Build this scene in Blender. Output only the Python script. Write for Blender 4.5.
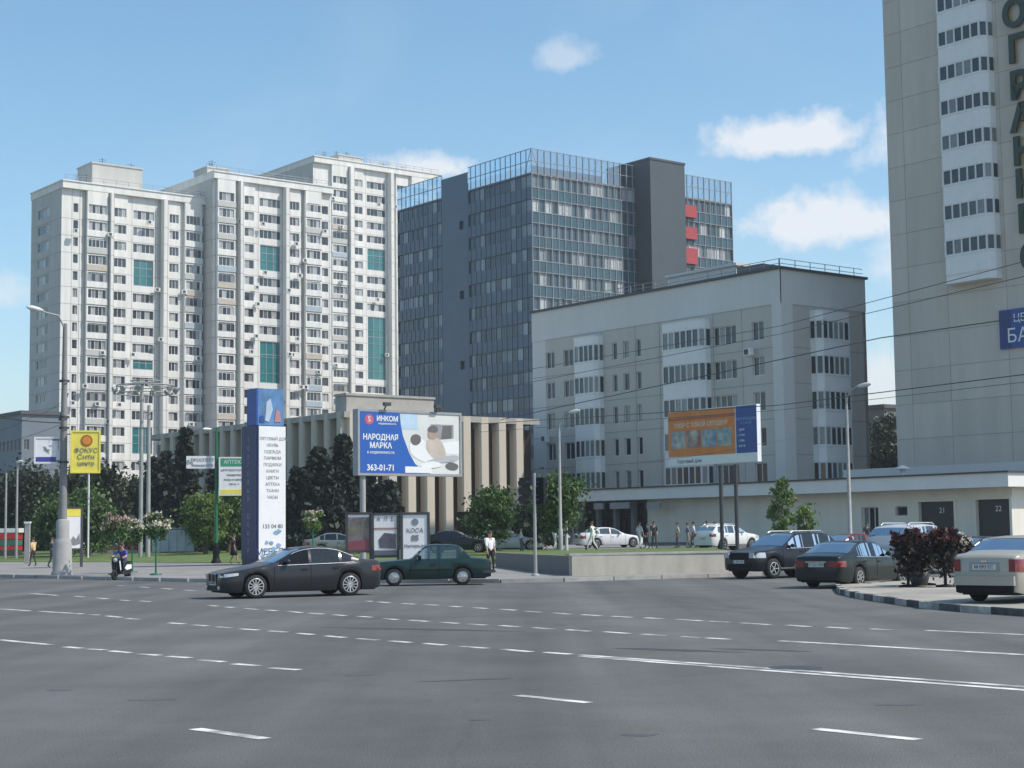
import bpy, bmesh, math, random
from mathutils import Vector, Matrix
for o in list(bpy.data.objects): bpy.data.objects.remove(o)
SC = bpy.context.scene
COL = SC.collection
R = math.radians
random.seed(7)
# ------------------------------------------------------------------ camera
FPX, CX, CY, EYE = 1650.0, 512.0, 384.0, 1.8
PITCH, ROLL = math.atan(149.5/FPX), -0.0125
cd = bpy.data.cameras.new('camera'); cam = bpy.data.objects.new('camera', cd); COL.objects.link(cam)
cd.lens = 36*FPX/1024; cd.sensor_width = 36; cd.clip_end = 8000; cd.clip_start = 0.2
CM = Matrix.Rotation(math.pi/2+PITCH, 4, 'X') @ Matrix.Rotation(ROLL, 4, 'Z')
cam.matrix_world = Matrix.Translation((0,0,EYE)) @ CM
SC.camera = cam
SC.render.resolution_x, SC.render.resolution_y = 1024, 768
SC.view_settings.view_transform = 'Standard'; SC.view_settings.look = 'None'
SC.view_settings.gamma = 1; SC.view_settings.exposure = 0.55
SUN_AZ, SUN_EL = 104.0, 50.0          # azimuth clockwise from +Y (view direction)
SUN_STRENGTH, SKY_STRENGTH = 3.0, 0.122
def ray(px, py): return CM.to_3x3() @ Vector(((px-CX)/FPX, (CY-py)/FPX, -1))
def at(px, py, Y):                     # real point seen at a pixel, at distance Y
    d = ray(px, py); return Vector((0,0,EYE)) + d*(Y/d.y)
def gpx(px, py, z=0.0):
    d = ray(px, py); return Vector((0,0,EYE)) + d*((z-EYE)/d.z)
def hor(px): return 533.5-0.0125*(px-512)
# ------------------------------------------------------------------ world
W = bpy.data.worlds.new('World'); SC.world = W; W.use_nodes = True
nt = W.node_tree; nt.nodes.clear()
def N(t, **k):
    n = nt.nodes.new(t)
    for a, b in k.items(): setattr(n, a, b)
    return n
sky = N('ShaderNodeTexSky', sky_type='NISHITA', sun_disc=False)
sky.sun_elevation = R(SUN_EL); sky.sun_rotation = R(SUN_AZ); sky.altitude = 150
sky.air_density = 1.0; sky.dust_density = 0.9; sky.ozone_density = 1.6
bg = N('ShaderNodeBackground'); bg.inputs[1].default_value = SKY_STRENGTH
bgc = N('ShaderNodeBackground'); bgc.inputs[0].default_value = (0.86,0.86,0.88,1); bgc.inputs[1].default_value = 0.78
tc = N('ShaderNodeTexCoord')
def vm(op, a=None, b=None):
    n = N('ShaderNodeVectorMath', operation=op)
    for i, v in enumerate((a, b)):
        if v is None: continue
        if isinstance(v, (tuple, Vector)): n.inputs[i].default_value = tuple(v)
        else: nt.links.new(v, n.inputs[i])
    return n
def mm(op, a, b=None, clamp=False):
    n = N('ShaderNodeMath', operation=op, use_clamp=clamp)
    for i, v in enumerate((a, b)):
        if v is None: continue
        if isinstance(v, (int, float)): n.inputs[i].default_value = v
        else: nt.links.new(v, n.inputs[i])
    return n.outputs[0]
DIR = tc.outputs['Generated']
noi = N('ShaderNodeTexNoise'); noi.inputs['Scale'].default_value = 42; noi.inputs['Detail'].default_value = 7; noi.inputs['Roughness'].default_value = 0.62
nt.links.new(DIR, noi.inputs['Vector'])
noi2 = N('ShaderNodeTexNoise'); noi2.inputs['Scale'].default_value = 14; noi2.inputs['Detail'].default_value = 4
nt.links.new(DIR, noi2.inputs['Vector'])
total = None
# cumulus: direction given by a pixel, half sizes in radians, density
for (px, py, wx, wy, dens) in ((563,58,.024,.017,.38),(800,140,.058,.019,.80),(838,226,.066,.025,.80),(905,262,.04,.026,.5),
                               (-10,296,.028,.016,.55),(425,168,.034,.013,.8),(884,392,.028,.03,.7),(1000,140,.1,.03,.7),
                               (-300,210,.12,.03,.7),(1500,120,.16,.05,.8),(-900,150,.2,.06,.8)):
    d = ray(px, py).normalized(); r = d.cross(Vector((0,0,1))).normalized(); u = r.cross(d).normalized()
    a = vm('DOT_PRODUCT', DIR, r/wx).outputs['Value']; b = vm('DOT_PRODUCT', DIR, u/wy).outputs['Value']
    b = mm('MAXIMUM', b, mm('MULTIPLY', b, -1.6))
    f = vm('DOT_PRODUCT', DIR, d).outputs['Value']
    dist = mm('SQRT', mm('ADD', mm('MULTIPLY', a, a), mm('MULTIPLY', b, b)))
    n1 = mm('ADD', mm('MULTIPLY', noi.outputs[0], 1.8), mm('MULTIPLY', noi2.outputs[0], 0.6))
    m = mm('MULTIPLY', mm('SUBTRACT', mm('ADD', n1, -0.18), dist), 1.75, True)
    m = mm('MULTIPLY', m, mm('GREATER_THAN', f, 0.5)); m = mm('MULTIPLY', m, dens)
    total = m if total is None else mm('MAXIMUM', total, m)
noi3 = N('ShaderNodeTexNoise'); noi3.inputs['Scale'].default_value = 5; noi3.inputs['Detail'].default_value = 8; noi3.inputs['Distortion'].default_value = 0.6
nt.links.new(DIR, noi3.inputs['Vector'])
total = mm('MAXIMUM', total, mm('MULTIPLY', mm('SUBTRACT', noi3.outputs[0], 0.50), 0.45, True))   # thin high veil
hsv = N('ShaderNodeHueSaturation'); hsv.inputs['Saturation'].default_value = 1.14; hsv.inputs['Hue'].default_value = 0.487
nt.links.new(sky.outputs[0], hsv.inputs['Color']); nt.links.new(hsv.outputs[0], bg.inputs[0])
mix = N('ShaderNodeMixShader'); nt.links.new(total, mix.inputs[0]); nt.links.new(bg.outputs[0], mix.inputs[1]); nt.links.new(bgc.outputs[0], mix.inputs[2])
out = N('ShaderNodeOutputWorld'); nt.links.new(mix.outputs[0], out.inputs[0])
# ------------------------------------------------------------------ sun
sl = bpy.data.lights.new('sun', 'SUN'); sl.energy = SUN_STRENGTH; sl.angle = R(0.5); sl.color = (1.0, 0.95, 0.87)
so = bpy.data.objects.new('sun', sl); COL.objects.link(so)
sd = Vector((math.sin(R(SUN_AZ))*math.cos(R(SUN_EL)), math.cos(R(SUN_AZ))*math.cos(R(SUN_EL)), math.sin(R(SUN_EL))))
so.rotation_euler = sd.to_track_quat('Z', 'Y').to_euler(); so.location = sd*200

# ------------------------------------------------------------------ materials
MATS = {}
def mat(name, col, rough=0.7, var=0.12, scale=2.0, bump=0.0, bscale=20, metal=0.0, coat=0.0, stretch=None, island=0.0, trans=0.0, spec=0.5, col2=None):
    if name in MATS: return MATS[name]
    m = bpy.data.materials.new(name); m.use_nodes = True; t = m.node_tree; n = t.nodes; L = t.links
    p = n['Principled BSDF']; p.inputs['Roughness'].default_value = rough; p.inputs['Metallic'].default_value = metal
    p.inputs['Specular IOR Level'].default_value = spec
    if coat: p.inputs['Coat Weight'].default_value = coat; p.inputs['Coat Roughness'].default_value = 0.05
    co = n.new('ShaderNodeTexCoord'); src = co.outputs['Object']
    if stretch:
        mp = n.new('ShaderNodeMapping'); mp.inputs['Scale'].default_value = stretch; L.new(src, mp.inputs[0]); src = mp.outputs[0]
    tx = n.new('ShaderNodeTexNoise'); tx.inputs['Scale'].default_value = scale; tx.inputs['Detail'].default_value = 6; tx.inputs['Roughness'].default_value = 0.65
    L.new(src, tx.inputs['Vector'])
    mr = n.new('ShaderNodeMapRange'); mr.inputs[1].default_value = 0.3; mr.inputs[2].default_value = 0.7; mr.inputs[3].default_value = 1-var; mr.inputs[4].default_value = 1+var
    L.new(tx.outputs[0], mr.inputs[0])
    hs = n.new('ShaderNodeHueSaturation'); L.new(mr.outputs[0], hs.inputs['Value'])
    if col2:
        mx = n.new('ShaderNodeMix'); mx.data_type = 'RGBA'; mx.inputs[6].default_value = (*col, 1); mx.inputs[7].default_value = (*col2, 1)
        t2 = n.new('ShaderNodeTexNoise'); t2.inputs['Scale'].default_value = scale*0.37; t2.inputs['Detail'].default_value = 5; L.new(src, t2.inputs['Vector'])
        m2 = n.new('ShaderNodeMapRange'); m2.inputs[1].default_value = 0.42; m2.inputs[2].default_value = 0.62; L.new(t2.outputs[0], m2.inputs[0])
        L.new(m2.outputs[0], mx.inputs[0]); L.new(mx.outputs[2], hs.inputs['Color'])
    else: hs.inputs['Color'].default_value = (*col, 1)
    c = hs.outputs[0]
    if island:
        g = n.new('ShaderNodeNewGeometry'); m3 = n.new('ShaderNodeMapRange'); m3.inputs[3].default_value = 1-island; m3.inputs[4].default_value = 1+island
        L.new(g.outputs['Random Per Island'], m3.inputs[0]); h2 = n.new('ShaderNodeHueSaturation'); L.new(m3.outputs[0], h2.inputs['Value']); L.new(c, h2.inputs['Color']); c = h2.outputs[0]
    L.new(c, p.inputs['Base Color'])
    if bump:
        tb = n.new('ShaderNodeTexNoise'); tb.inputs['Scale'].default_value = bscale; tb.inputs['Detail'].default_value = 4; L.new(co.outputs['Object'], tb.inputs['Vector'])
        b = n.new('ShaderNodeBump'); b.inputs['Strength'].default_value = bump; b.inputs['Distance'].default_value = 0.03; L.new(tb.outputs[0], b.inputs['Height']); L.new(b.outputs[0], p.inputs['Normal'])
    if trans:
        tr = n.new('ShaderNodeBsdfTranslucent'); L.new(c, tr.inputs[0]); ms = n.new('ShaderNodeMixShader'); ms.inputs[0].default_value = trans
        L.new(p.outputs[0], ms.inputs[1]); L.new(tr.outputs[0], ms.inputs[2]); L.new(ms.outputs[0], n['Material Output'].inputs[0])
    MATS[name] = m; return m
def window_glass(name, dark, curtain, share, rough=0.08):
    """opaque looking building glass: most panes dark, some with pale curtains behind"""
    m = bpy.data.materials.new(name); m.use_nodes = True; t = m.node_tree; n = t.nodes; L = t.links
    p = n['Principled BSDF']; p.inputs['Roughness'].default_value = rough; p.inputs['Specular IOR Level'].default_value = 0.6
    g = n.new('ShaderNodeNewGeometry'); oi = n.new('ShaderNodeObjectInfo')
    a = n.new('ShaderNodeMath'); a.operation = 'ADD'; L.new(g.outputs['Random Per Island'], a.inputs[0]); L.new(oi.outputs['Random'], a.inputs[1])
    f = n.new('ShaderNodeMath'); f.operation = 'FRACT'; L.new(a.outputs[0], f.inputs[0])
    r = n.new('ShaderNodeValToRGB'); e = r.color_ramp.elements
    e[0].position = 0; e[0].color = (*dark, 1); e[1].position = 1; e[1].color = (*curtain, 1)
    k = e.new(max(0.05, 1-share)); k.color = tuple(x*1.6 for x in dark)+(1,)
    k = e.new(min(0.97, 1-share*0.55)); k.color = tuple((x+2*y)/3 for x, y in zip(dark, curtain))+(1,)
    L.new(f.outputs[0], r.inputs[0])
    co = n.new('ShaderNodeTexCoord'); tx = n.new('ShaderNodeTexNoise'); tx.inputs['Scale'].default_value = 3; L.new(co.outputs['Object'], tx.inputs['Vector'])
    mr = n.new('ShaderNodeMapRange'); mr.inputs[3].default_value = 0.65; mr.inputs[4].default_value = 1.35; L.new(tx.outputs[0], mr.inputs[0])
    hs = n.new('ShaderNodeHueSaturation'); L.new(mr.outputs[0], hs.inputs['Value']); L.new(r.outputs[0], hs.inputs['Color']); L.new(hs.outputs[0], p.inputs['Base Color'])
    MATS[name] = m; return m
def clear_glass(name, tint, gl=0.12):
    m = bpy.data.materials.new(name); m.use_nodes = True; t = m.node_tree; n = t.nodes; L = t.links
    n.remove(n['Principled BSDF'])
    a = n.new('ShaderNodeBsdfTransparent'); a.inputs[0].default_value = (*tint, 1)
    b = n.new('ShaderNodeBsdfGlossy'); b.inputs['Roughness'].default_value = 0.03; b.inputs[0].default_value = (0.9,0.95,1,1)
    lw = n.new('ShaderNodeLayerWeight'); lw.inputs[0].default_value = 0.25
    mr = n.new('ShaderNodeMapRange'); mr.inputs[3].default_value = gl; mr.inputs[4].default_value = 0.7; L.new(lw.outputs['Fresnel'], mr.inputs[0])
    tx = n.new('ShaderNodeTexNoise'); tx.inputs['Scale'].default_value = 4
    ms = n.new('ShaderNodeMixShader'); L.new(mr.outputs[0], ms.inputs[0]); L.new(a.outputs[0], ms.inputs[1]); L.new(b.outputs[0], ms.inputs[2]); L.new(ms.outputs[0], n['Material Output'].inputs[0])
    MATS[name] = m; return m

# ------------------------------------------------------------------ object helpers
def tag(o, label=None, cat=None, group=None, kind=None):
    if label: o['label'] = label
    if cat: o['category'] = cat
    if group: o['group'] = group
    if kind: o['kind'] = kind
    return o
def empty(name, label, cat, loc=(0,0,0), rz=0.0, group=None):
    o = bpy.data.objects.new(name, None); COL.objects.link(o); o.location = loc; o.rotation_euler = (0,0,rz); o.empty_display_size = 0.3
    return tag(o, label, cat, group)
def link(name, me, parent=None, loc=(0,0,0), rot=(0,0,0)):
    o = bpy.data.objects.new(name, me); COL.objects.link(o); o.location = loc; o.rotation_euler = rot
    if parent: o.parent = parent
    return o
def copy_tree(o, parent=None):
    c = o.copy(); COL.objects.link(c)
    if parent: c.parent = parent
    for ch in list(o.children): copy_tree(ch, c)
    return c
class MB:
    def __init__(s): s.v = []; s.f = []; s.m = []; s.sm = []
    def add(s, vs, fs, m=0, smooth=False):
        b = len(s.v); s.v += [tuple(p) for p in vs]
        for f in fs: s.f.append([i+b for i in f]); s.m.append(m); s.sm.append(smooth)
        return s
    def quad(s, a, b, c, d, m=0): return s.add([a,b,c,d], [(0,1,2,3)], m)
    def poly(s, pts, m=0): return s.add(pts, [tuple(range(len(pts)))], m)
    def box(s, x0, x1, y0, y1, z0, z1, m=0):
        return s.add([(x0,y0,z0),(x1,y0,z0),(x1,y1,z0),(x0,y1,z0),(x0,y0,z1),(x1,y0,z1),(x1,y1,z1),(x0,y1,z1)],
                     [(0,3,2,1),(4,5,6,7),(0,1,5,4),(1,2,6,5),(2,3,7,6),(3,0,4,7)], m)
    def bar(s, p, q, w, h=None, m=0):
        p, q = Vector(p), Vector(q); h = h or w; d = (q-p).normalized()
        a = d.cross(Vector((0,0,1)))
        if a.length < 1e-3: a = Vector((1,0,0))
        a = a.normalized(); b = a.cross(d).normalized()
        vs = [e + a*sx*w/2 + b*sz*h/2 for e in (p, q) for sx, sz in ((-1,-1),(1,-1),(1,1),(-1,1))]
        return s.add(vs, [(0,1,2,3),(7,6,5,4),(0,4,5,1),(1,5,6,2),(2,6,7,3),(3,7,4,0)], m)
    def tube(s, pts, rad, n=10, m=0, cap=True):
        pts = [Vector(p) for p in pts]; k = len(pts)
        rad = [rad]*k if isinstance(rad, (int,float)) else rad
        vs = []; prev = None
        for i, p in enumerate(pts):
            d = (pts[min(i+1,k-1)]-pts[max(i-1,0)]).normalized()
            a = prev - d*prev.dot(d) if prev is not None else d.cross(Vector((0,0,1)))
            if a.length < 1e-3: a = d.cross(Vector((1,0,0)))
            a = a.normalized(); prev = a; b = d.cross(a)
            vs += [p + (a*math.cos(2*math.pi*j/n) + b*math.sin(2*math.pi*j/n))*rad[i] for j in range(n)]
        fs = [(i*n+j, i*n+(j+1)%n, (i+1)*n+(j+1)%n, (i+1)*n+j) for i in range(k-1) for j in range(n)]
        s.add(vs, fs, m, True)
        if cap: s.add(vs[:n], [tuple(range(n))[::-1]], m); s.add(vs[-n:], [tuple(range(n))], m)
        return s
    def lathe(s, prof, c=(0,0,0), n=24, axis='z', m=0):
        vs = []
        for r, h in prof:
            for j in range(n):
                a = 2*math.pi*j/n; x, y = r*math.cos(a), r*math.sin(a)
                vs.append((c[0]+x, c[1]+y, c[2]+h) if axis == 'z' else (c[0]+x, c[1]+h, c[2]+y))
        fs = [(i*n+j, i*n+(j+1)%n, (i+1)*n+(j+1)%n, (i+1)*n+j) for i in range(len(prof)-1) for j in range(n)]
        return s.add(vs, fs, m, True)
    def prism(s, poly, z0, z1, m=0):           # poly in xy, extruded in z
        n = len(poly); vs = [(x,y,z0) for x,y in poly]+[(x,y,z1) for x,y in poly]
        return s.add(vs, [tuple(range(n))[::-1], tuple(range(n,2*n))]+[(i,(i+1)%n,n+(i+1)%n,n+i) for i in range(n)], m)
    def front(s, poly, y0, y1, m=0):           # poly in xz, extruded in y
        n = len(poly); vs = [(x,y0,z) for x,z in poly]+[(x,y1,z) for x,z in poly]
        return s.add(vs, [tuple(range(n)), tuple(range(n,2*n))[::-1]]+[(i,(i+1)%n,n+(i+1)%n,n+i) for i in range(n)], m)
    def mesh(s, name, mats, fix=True):
        me = bpy.data.meshes.new(name); me.from_pydata(s.v, [], s.f)
        for k in (mats if isinstance(mats, (list,tuple)) else [mats]): me.materials.append(k)
        me.polygons.foreach_set('material_index', s.m); me.polygons.foreach_set('use_smooth', s.sm)
        if fix:
            b = bmesh.new(); b.from_mesh(me); bmesh.ops.recalc_face_normals(b, faces=b.faces); b.to_mesh(me); b.free()
        me.update(); return me
    def build(s, name, mats, parent=None, loc=(0,0,0), rot=(0,0,0), fix=True):
        return link(name, s.mesh(name, mats, fix), parent, loc, rot)
def text_part(name, txt, size, m, parent, loc, rot=(math.pi/2,0,0), align='CENTER', extr=0.006, bold=0.0, sx=1.0):
    cu = bpy.data.curves.new(name, 'FONT'); cu.body = txt; cu.size = size; cu.align_x = align; cu.align_y = 'CENTER'; cu.extrude = extr; cu.offset = bold; cu.resolution_u = 3
    o = bpy.data.objects.new(name, cu); COL.objects.link(o)
    dg = bpy.context.evaluated_depsgraph_get(); me = bpy.data.meshes.new_from_object(o.evaluated_get(dg))
    bpy.data.objects.remove(o); bpy.data.curves.remove(cu); me.materials.clear(); me.materials.append(m)
    q = link(name, me, parent, loc, rot); q.scale = (sx,1,1); return q

# ------------------------------------------------------------------ shared materials
M = MATS
mat('asphalt', (0.128,0.127,0.121), 0.86, 0.16, 0.35, 0.5, 60, col2=(0.112,0.111,0.106), spec=0.3)
mat('ground_soil', (0.12,0.115,0.10), 0.95, 0.2, 0.3, 0.3, 8)
mat('paving', (0.27,0.25,0.235), 0.9, 0.14, 0.6, 0.3, 15, col2=(0.23,0.215,0.20))
mat('sand_paving', (0.36,0.33,0.28), 0.9, 0.16, 0.8, 0.3, 15, col2=(0.29,0.265,0.23))
mat('kerb_stone', (0.36,0.35,0.33), 0.9, 0.2, 1.5, 0.3, 12)
mat('kerb_black', (0.04,0.04,0.041), 0.8, 0.3, 4, col2=(.10,.098,.095))
mat('kerb_white', (0.42,0.41,0.385), 0.8, 0.35, 4, col2=(.25,.24,.225))
mat('road_paint', (0.70,0.69,0.65), 0.8, 0.3, 5.0, col2=(0.30,0.295,0.285))
mat('grass', (0.10,0.155,0.035), 0.95, 0.35, 1.2, 0.8, 25, col2=(0.115,0.155,0.045))
mat('white_wall', (0.73,0.71,0.66), 0.85, 0.13, 0.9, stretch=(1,1,0.10))
mat('white_wall_shade_grey', (0.50,0.49,0.455), 0.85, 0.10, 0.5, stretch=(1,1,0.12))  # darker copy of the white wall: paints shade on left faces, greys some balconies
mat('frame_white', (0.72,0.72,0.70), 0.5, 0.05, 2)
mat('frame_grey', (0.30,0.31,0.32), 0.5, 0.1, 2)
mat('grey_panel', (0.54,0.505,0.45), 0.85, 0.07, 0.4, stretch=(1,1,0.15))
mat('pale_panel', (0.66,0.64,0.60), 0.85, 0.05, 0.4, stretch=(1,1,0.15))
mat('tower_panel', (0.57,0.515,0.445), 0.88, 0.08, 0.7, stretch=(1,1,0.12), island=0.06)
mat('joint', (0.31,0.29,0.27), 0.9)
mat('balcony_white', (0.80,0.79,0.755), 0.6, 0.05, 1)
mat('roof_felt', (0.10,0.10,0.10), 0.95)
mat('fin_stone', (0.56,0.485,0.40), 0.85, 0.10, 0.6, stretch=(1,1,0.15))
mat('bronze', (0.035,0.026,0.02), 0.4, 0.3, 1)
mat('concrete', (0.38,0.36,0.33), 0.9, 0.12, 1.2, 0.2, 10)
mat('dark_concrete', (0.16,0.16,0.16), 0.9, 0.12, 1.2)
mat('slate_panel', (0.05,0.09,0.14), 0.3, 0.12, 0.3)
mat('shaft_panel', (0.06,0.075,0.085), 0.5, 0.08, 0.3)
mat('teal_spandrel', (0.045,0.095,0.12), 0.12, 0.2, 0.4)
mat('steel', (0.42,0.44,0.45), 0.4, 0.08, 2, metal=0.6)
mat('dark_steel', (0.05,0.052,0.055), 0.5, 0.2, 2)
mat('red_panel', (0.40,0.05,0.055), 0.5)
mat('pole_grey', (0.33,0.33,0.32), 0.7, 0.15, 2)
mat('black', (0.009,0.009,0.010), 0.6, spec=0.2)
mat('rubber', (0.018,0.018,0.019), 0.85, 0.2, 6)
mat('white_board', (0.78,0.78,0.78), 0.5, 0.04, 2)
mat('blue_board', (0.012,0.07,0.29), 0.45, 0.1, 1)
mat('navy', (0.012,0.02,0.09), 0.45)
mat('yellow_board', (0.80,0.68,0.10), 0.5, 0.08, 2)
mat('orange_board', (0.70,0.22,0.05), 0.55, 0.12, 1)
mat('green_paint', (0.02,0.14,0.075), 0.5)
mat('green_board', (0.04,0.30,0.17), 0.5)
mat('red_paint', (0.5,0.03,0.03), 0.45)
mat('trunk_bark', (0.10,0.08,0.06), 0.95, 0.3, 6, 0.5, 12)
mat('white_trunk', (0.5,0.5,0.47), 0.9, 0.2, 4)
mat('leaf_mid', (0.065,0.12,0.028), 0.6, 0.25, 1.0, island=0.5, trans=0.25)
mat('leaf_dark', (0.022,0.038,0.014), 0.6, 0.25, 1.0, island=0.5, trans=0.15)
mat('leaf_spruce', (0.014,0.025,0.016), 0.7, 0.25, 1.0, island=0.5, trans=0.1)
mat('leaf_light', (0.12,0.19,0.04), 0.6, 0.25, 1.0, island=0.4, trans=0.3)
mat('leaf_purple', (0.024,0.020,0.015), 0.6, 0.3, 1.0, island=0.7, trans=0.15)
mat('petal_pink', (0.50,0.33,0.29), 0.7, 0.2, 3, island=0.4, trans=0.25)
mat('petal_white', (0.7,0.62,0.52), 0.7, 0.2, 3, island=0.3, trans=0.25)
mat('petal_red', (0.10,0.022,0.028), 0.7, 0.3, 3, island=0.5, trans=0.2)
mat('skin', (0.48,0.28,0.20), 0.6)
mat('hair_dark', (0.03,0.02,0.015), 0.7)
mat('chrome', (0.7,0.7,0.7), 0.15, 0.02, metal=1.0)
mat('alloy', (0.55,0.55,0.55), 0.3, 0.05, metal=0.7)
mat('lamp_glass', (0.48,0.50,0.52), 0.08, 0.05, coat=1.0)
mat('red_lamp', (0.20,0.012,0.015), 0.12, 0.1, coat=1.0)
mat('amber_lamp', (0.55,0.2,0.02), 0.12, 0.1, coat=1.0)
mat('plate', (0.62,0.62,0.62), 0.5)
mat('car_interior', (0.022,0.022,0.024), 0.9)
window_glass('flat_glass', (0.035,0.042,0.05), (0.45,0.45,0.44), 0.45)
window_glass('dark_glass', (0.02,0.026,0.03), (0.26,0.27,0.26), 0.35)
window_glass('office_glass', (0.045,0.07,0.085), (0.55,0.56,0.54), 0.42)
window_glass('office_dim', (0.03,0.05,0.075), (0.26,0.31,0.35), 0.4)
window_glass('teal_glass', (0.02,0.12,0.125), (0.04,0.22,0.22), 0.5)
window_glass('bronze_glass', (0.03,0.02,0.014), (0.10,0.065,0.04), 0.4)
window_glass('shop_glass', (0.008,0.01,0.011), (0.03,0.033,0.033), 0.3)
clear_glass('car_glass', (0.50,0.58,0.60), 0.14)
clear_glass('car_glass_dark', (0.10,0.12,0.14), 0.16)
clear_glass('screen_glass', (0.42,0.52,0.58), 0.22)
# ------------------------------------------------------------------ ground, road, plaza
def interp(pts, x):
    if x <= pts[0][0]: return pts[0][1]
    for (a, b), (c, d) in zip(pts, pts[1:]):
        if x <= c: return b+(d-b)*(x-a)/(c-a)
    return pts[-1][1]
def gz(x, y):
    y0 = 72+max(0.0, min(-x-5, 80))
    return 0.0125*max(0.0, min(y-y0, 72))
KERB = [(-140,150),(-60,101),(-25.3,80.7),(-13.2,67.5),(-6.2,63),(-0.5,60.9),(1.8,61.3),(7.5,64.6),(9.9,66.6)]
def kerb_y(x): return interp(KERB, x)
def patch(name, xs, ylo, yhi, ny, zoff, m, skirt=0.0):
    b = MB(); vs = []; pw = 1.0
    for x in xs:
        a, c = ylo(x), yhi(x)
        for j in range(ny+1):
            y = a+(c-a)*(j/ny)**pw; vs.append((x, y, gz(x, y)+zoff))
    k = ny+1
    b.add(vs, [(i*k+j, (i+1)*k+j, (i+1)*k+j+1, i*k+j+1) for i in range(len(xs)-1) for j in range(ny)], 0, True)
    if skirt:
        for i in range(len(xs)-1):
            p, q = vs[i*k], vs[(i+1)*k]; b.quad(p, q, (q[0],q[1],q[2]-skirt), (p[0],p[1],p[2]-skirt))
        for i in (0, len(xs)-1):
            for j in range(ny):
                p, q = vs[i*k+j], vs[i*k+j+1]; b.quad(p, q, (q[0],q[1],q[2]-skirt), (p[0],p[1],p[2]-skirt))
    return b.build(name, m, fix=False)
def frange(a, b, s):
    r = []; x = a
    while x < b-1e-6: r.append(x); x += s
    return r+[b]
gxs = [-3000,-1500,-700,-300]+frange(-160,160,8)+[300,700,1500,3000]
b = MB(); ys = [-400,-100,-20]+frange(0,260,6)+[350,500,900,2000,4500]
vs = [(x, y, gz(x,y)-0.05) for x in gxs for y in ys]; k = len(ys)
b.add(vs, [(i*k+j,(i+1)*k+j,(i+1)*k+j+1,i*k+j+1) for i in range(len(gxs)-1) for j in range(k-1)], 0, True)
tag(b.build('ground', M['ground_soil'], fix=False), kind='structure')
# asphalt with patches, worn wheel tracks and cracks
def asphalt_nodes():
    m = M['asphalt']; t = m.node_tree; n = t.nodes; L = t.links; p = n['Principled BSDF']
    co = n.new('ShaderNodeTexCoord')
    mp = n.new('ShaderNodeMapping'); mp.inputs['Rotation'].default_value = (0,0,R(-54)); mp.inputs['Scale'].default_value = (0.55,0.02,1); L.new(co.outputs['Object'], mp.inputs[0])
    a = n.new('ShaderNodeTexNoise'); a.inputs['Scale'].default_value = 1.0; a.inputs['Detail'].default_value = 4; L.new(mp.outputs[0], a.inputs['Vector'])
    r1 = n.new('ShaderNodeMapRange'); r1.inputs[1].default_value = .35; r1.inputs[2].default_value = .65; r1.inputs[3].default_value = .80; r1.inputs[4].default_value = 1.18; L.new(a.outputs[0], r1.inputs[0])
    v = n.new('ShaderNodeTexVoronoi'); v.feature = 'DISTANCE_TO_EDGE'; v.inputs['Scale'].default_value = 0.16
    w = n.new('ShaderNodeTexNoise'); w.inputs['Scale'].default_value = 0.9; w.inputs['Detail'].default_value = 5; L.new(co.outputs['Object'], w.inputs['Vector'])
    wm = n.new('ShaderNodeMix'); wm.data_type = 'RGBA'; wm.inputs[0].default_value = 0.75; wm.blend_type = 'ADD'; L.new(co.outputs['Object'], wm.inputs[6]); L.new(w.outputs['Color'], wm.inputs[7]); L.new(wm.outputs[2], v.inputs['Vector'])
    r2 = n.new('ShaderNodeMapRange'); r2.inputs[1].default_value = 0.0; r2.inputs[2].default_value = 0.006; r2.inputs[3].default_value = .90; r2.inputs[4].default_value = 1; L.new(v.outputs[0], r2.inputs[0])
    g = n.new('ShaderNodeTexNoise'); g.inputs['Scale'].default_value = 45; g.inputs['Detail'].default_value = 3; L.new(co.outputs['Object'], g.inputs['Vector'])
    r3 = n.new('ShaderNodeMapRange'); r3.inputs[1].default_value = .3; r3.inputs[2].default_value = .7; r3.inputs[3].default_value = .8; r3.inputs[4].default_value = 1.2; L.new(g.outputs[0], r3.inputs[0])
    q = n.new('ShaderNodeMath'); q.operation = 'MULTIPLY'; L.new(r1.outputs[0], q.inputs[0]); L.new(r2.outputs[0], q.inputs[1])
    q2 = n.new('ShaderNodeMath'); q2.operation = 'MULTIPLY'; L.new(q.outputs[0], q2.inputs[0]); L.new(r3.outputs[0], q2.inputs[1])
    old = p.inputs['Base Color'].links[0].from_socket; hs = n.new('ShaderNodeHueSaturation'); L.new(old, hs.inputs['Color']); L.new(q2.outputs[0], hs.inputs['Value']); L.new(hs.outputs[0], p.inputs['Base Color'])
asphalt_nodes()
tag(patch('road', frange(-160,160,8), lambda x: -30, lambda x: 176, 42, 0.0, M['asphalt']), kind='structure')
pxs = sorted(set(frange(-140,9.9,4)+[p[0] for p in KERB[1:]]))
tag(patch('pavement', pxs, lambda x: kerb_y(x)+0.16, lambda x: 300, 50, 0.13, M['paving'], 0.17), kind='structure')
# kerb stone along the pavement edge
b = MB()
for (x0, y0), (x1, y1) in zip(KERB, KERB[1:]):
    n = max(1, int(math.hypot(x1-x0, y1-y0)/2.0))
    for i in range(n):
        t0, t1 = i/n+0.004, (i+1)/n-0.004
        p = (x0+(x1-x0)*t0, y0+(y1-y0)*t0+0.08, 0.05); q = (x0+(x1-x0)*t1, y0+(y1-y0)*t1+0.08, 0.05)
        b.bar(p, q, 0.16, 0.19)
tag(b.build('kerb', M['kerb_stone']), kind='structure')
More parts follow.
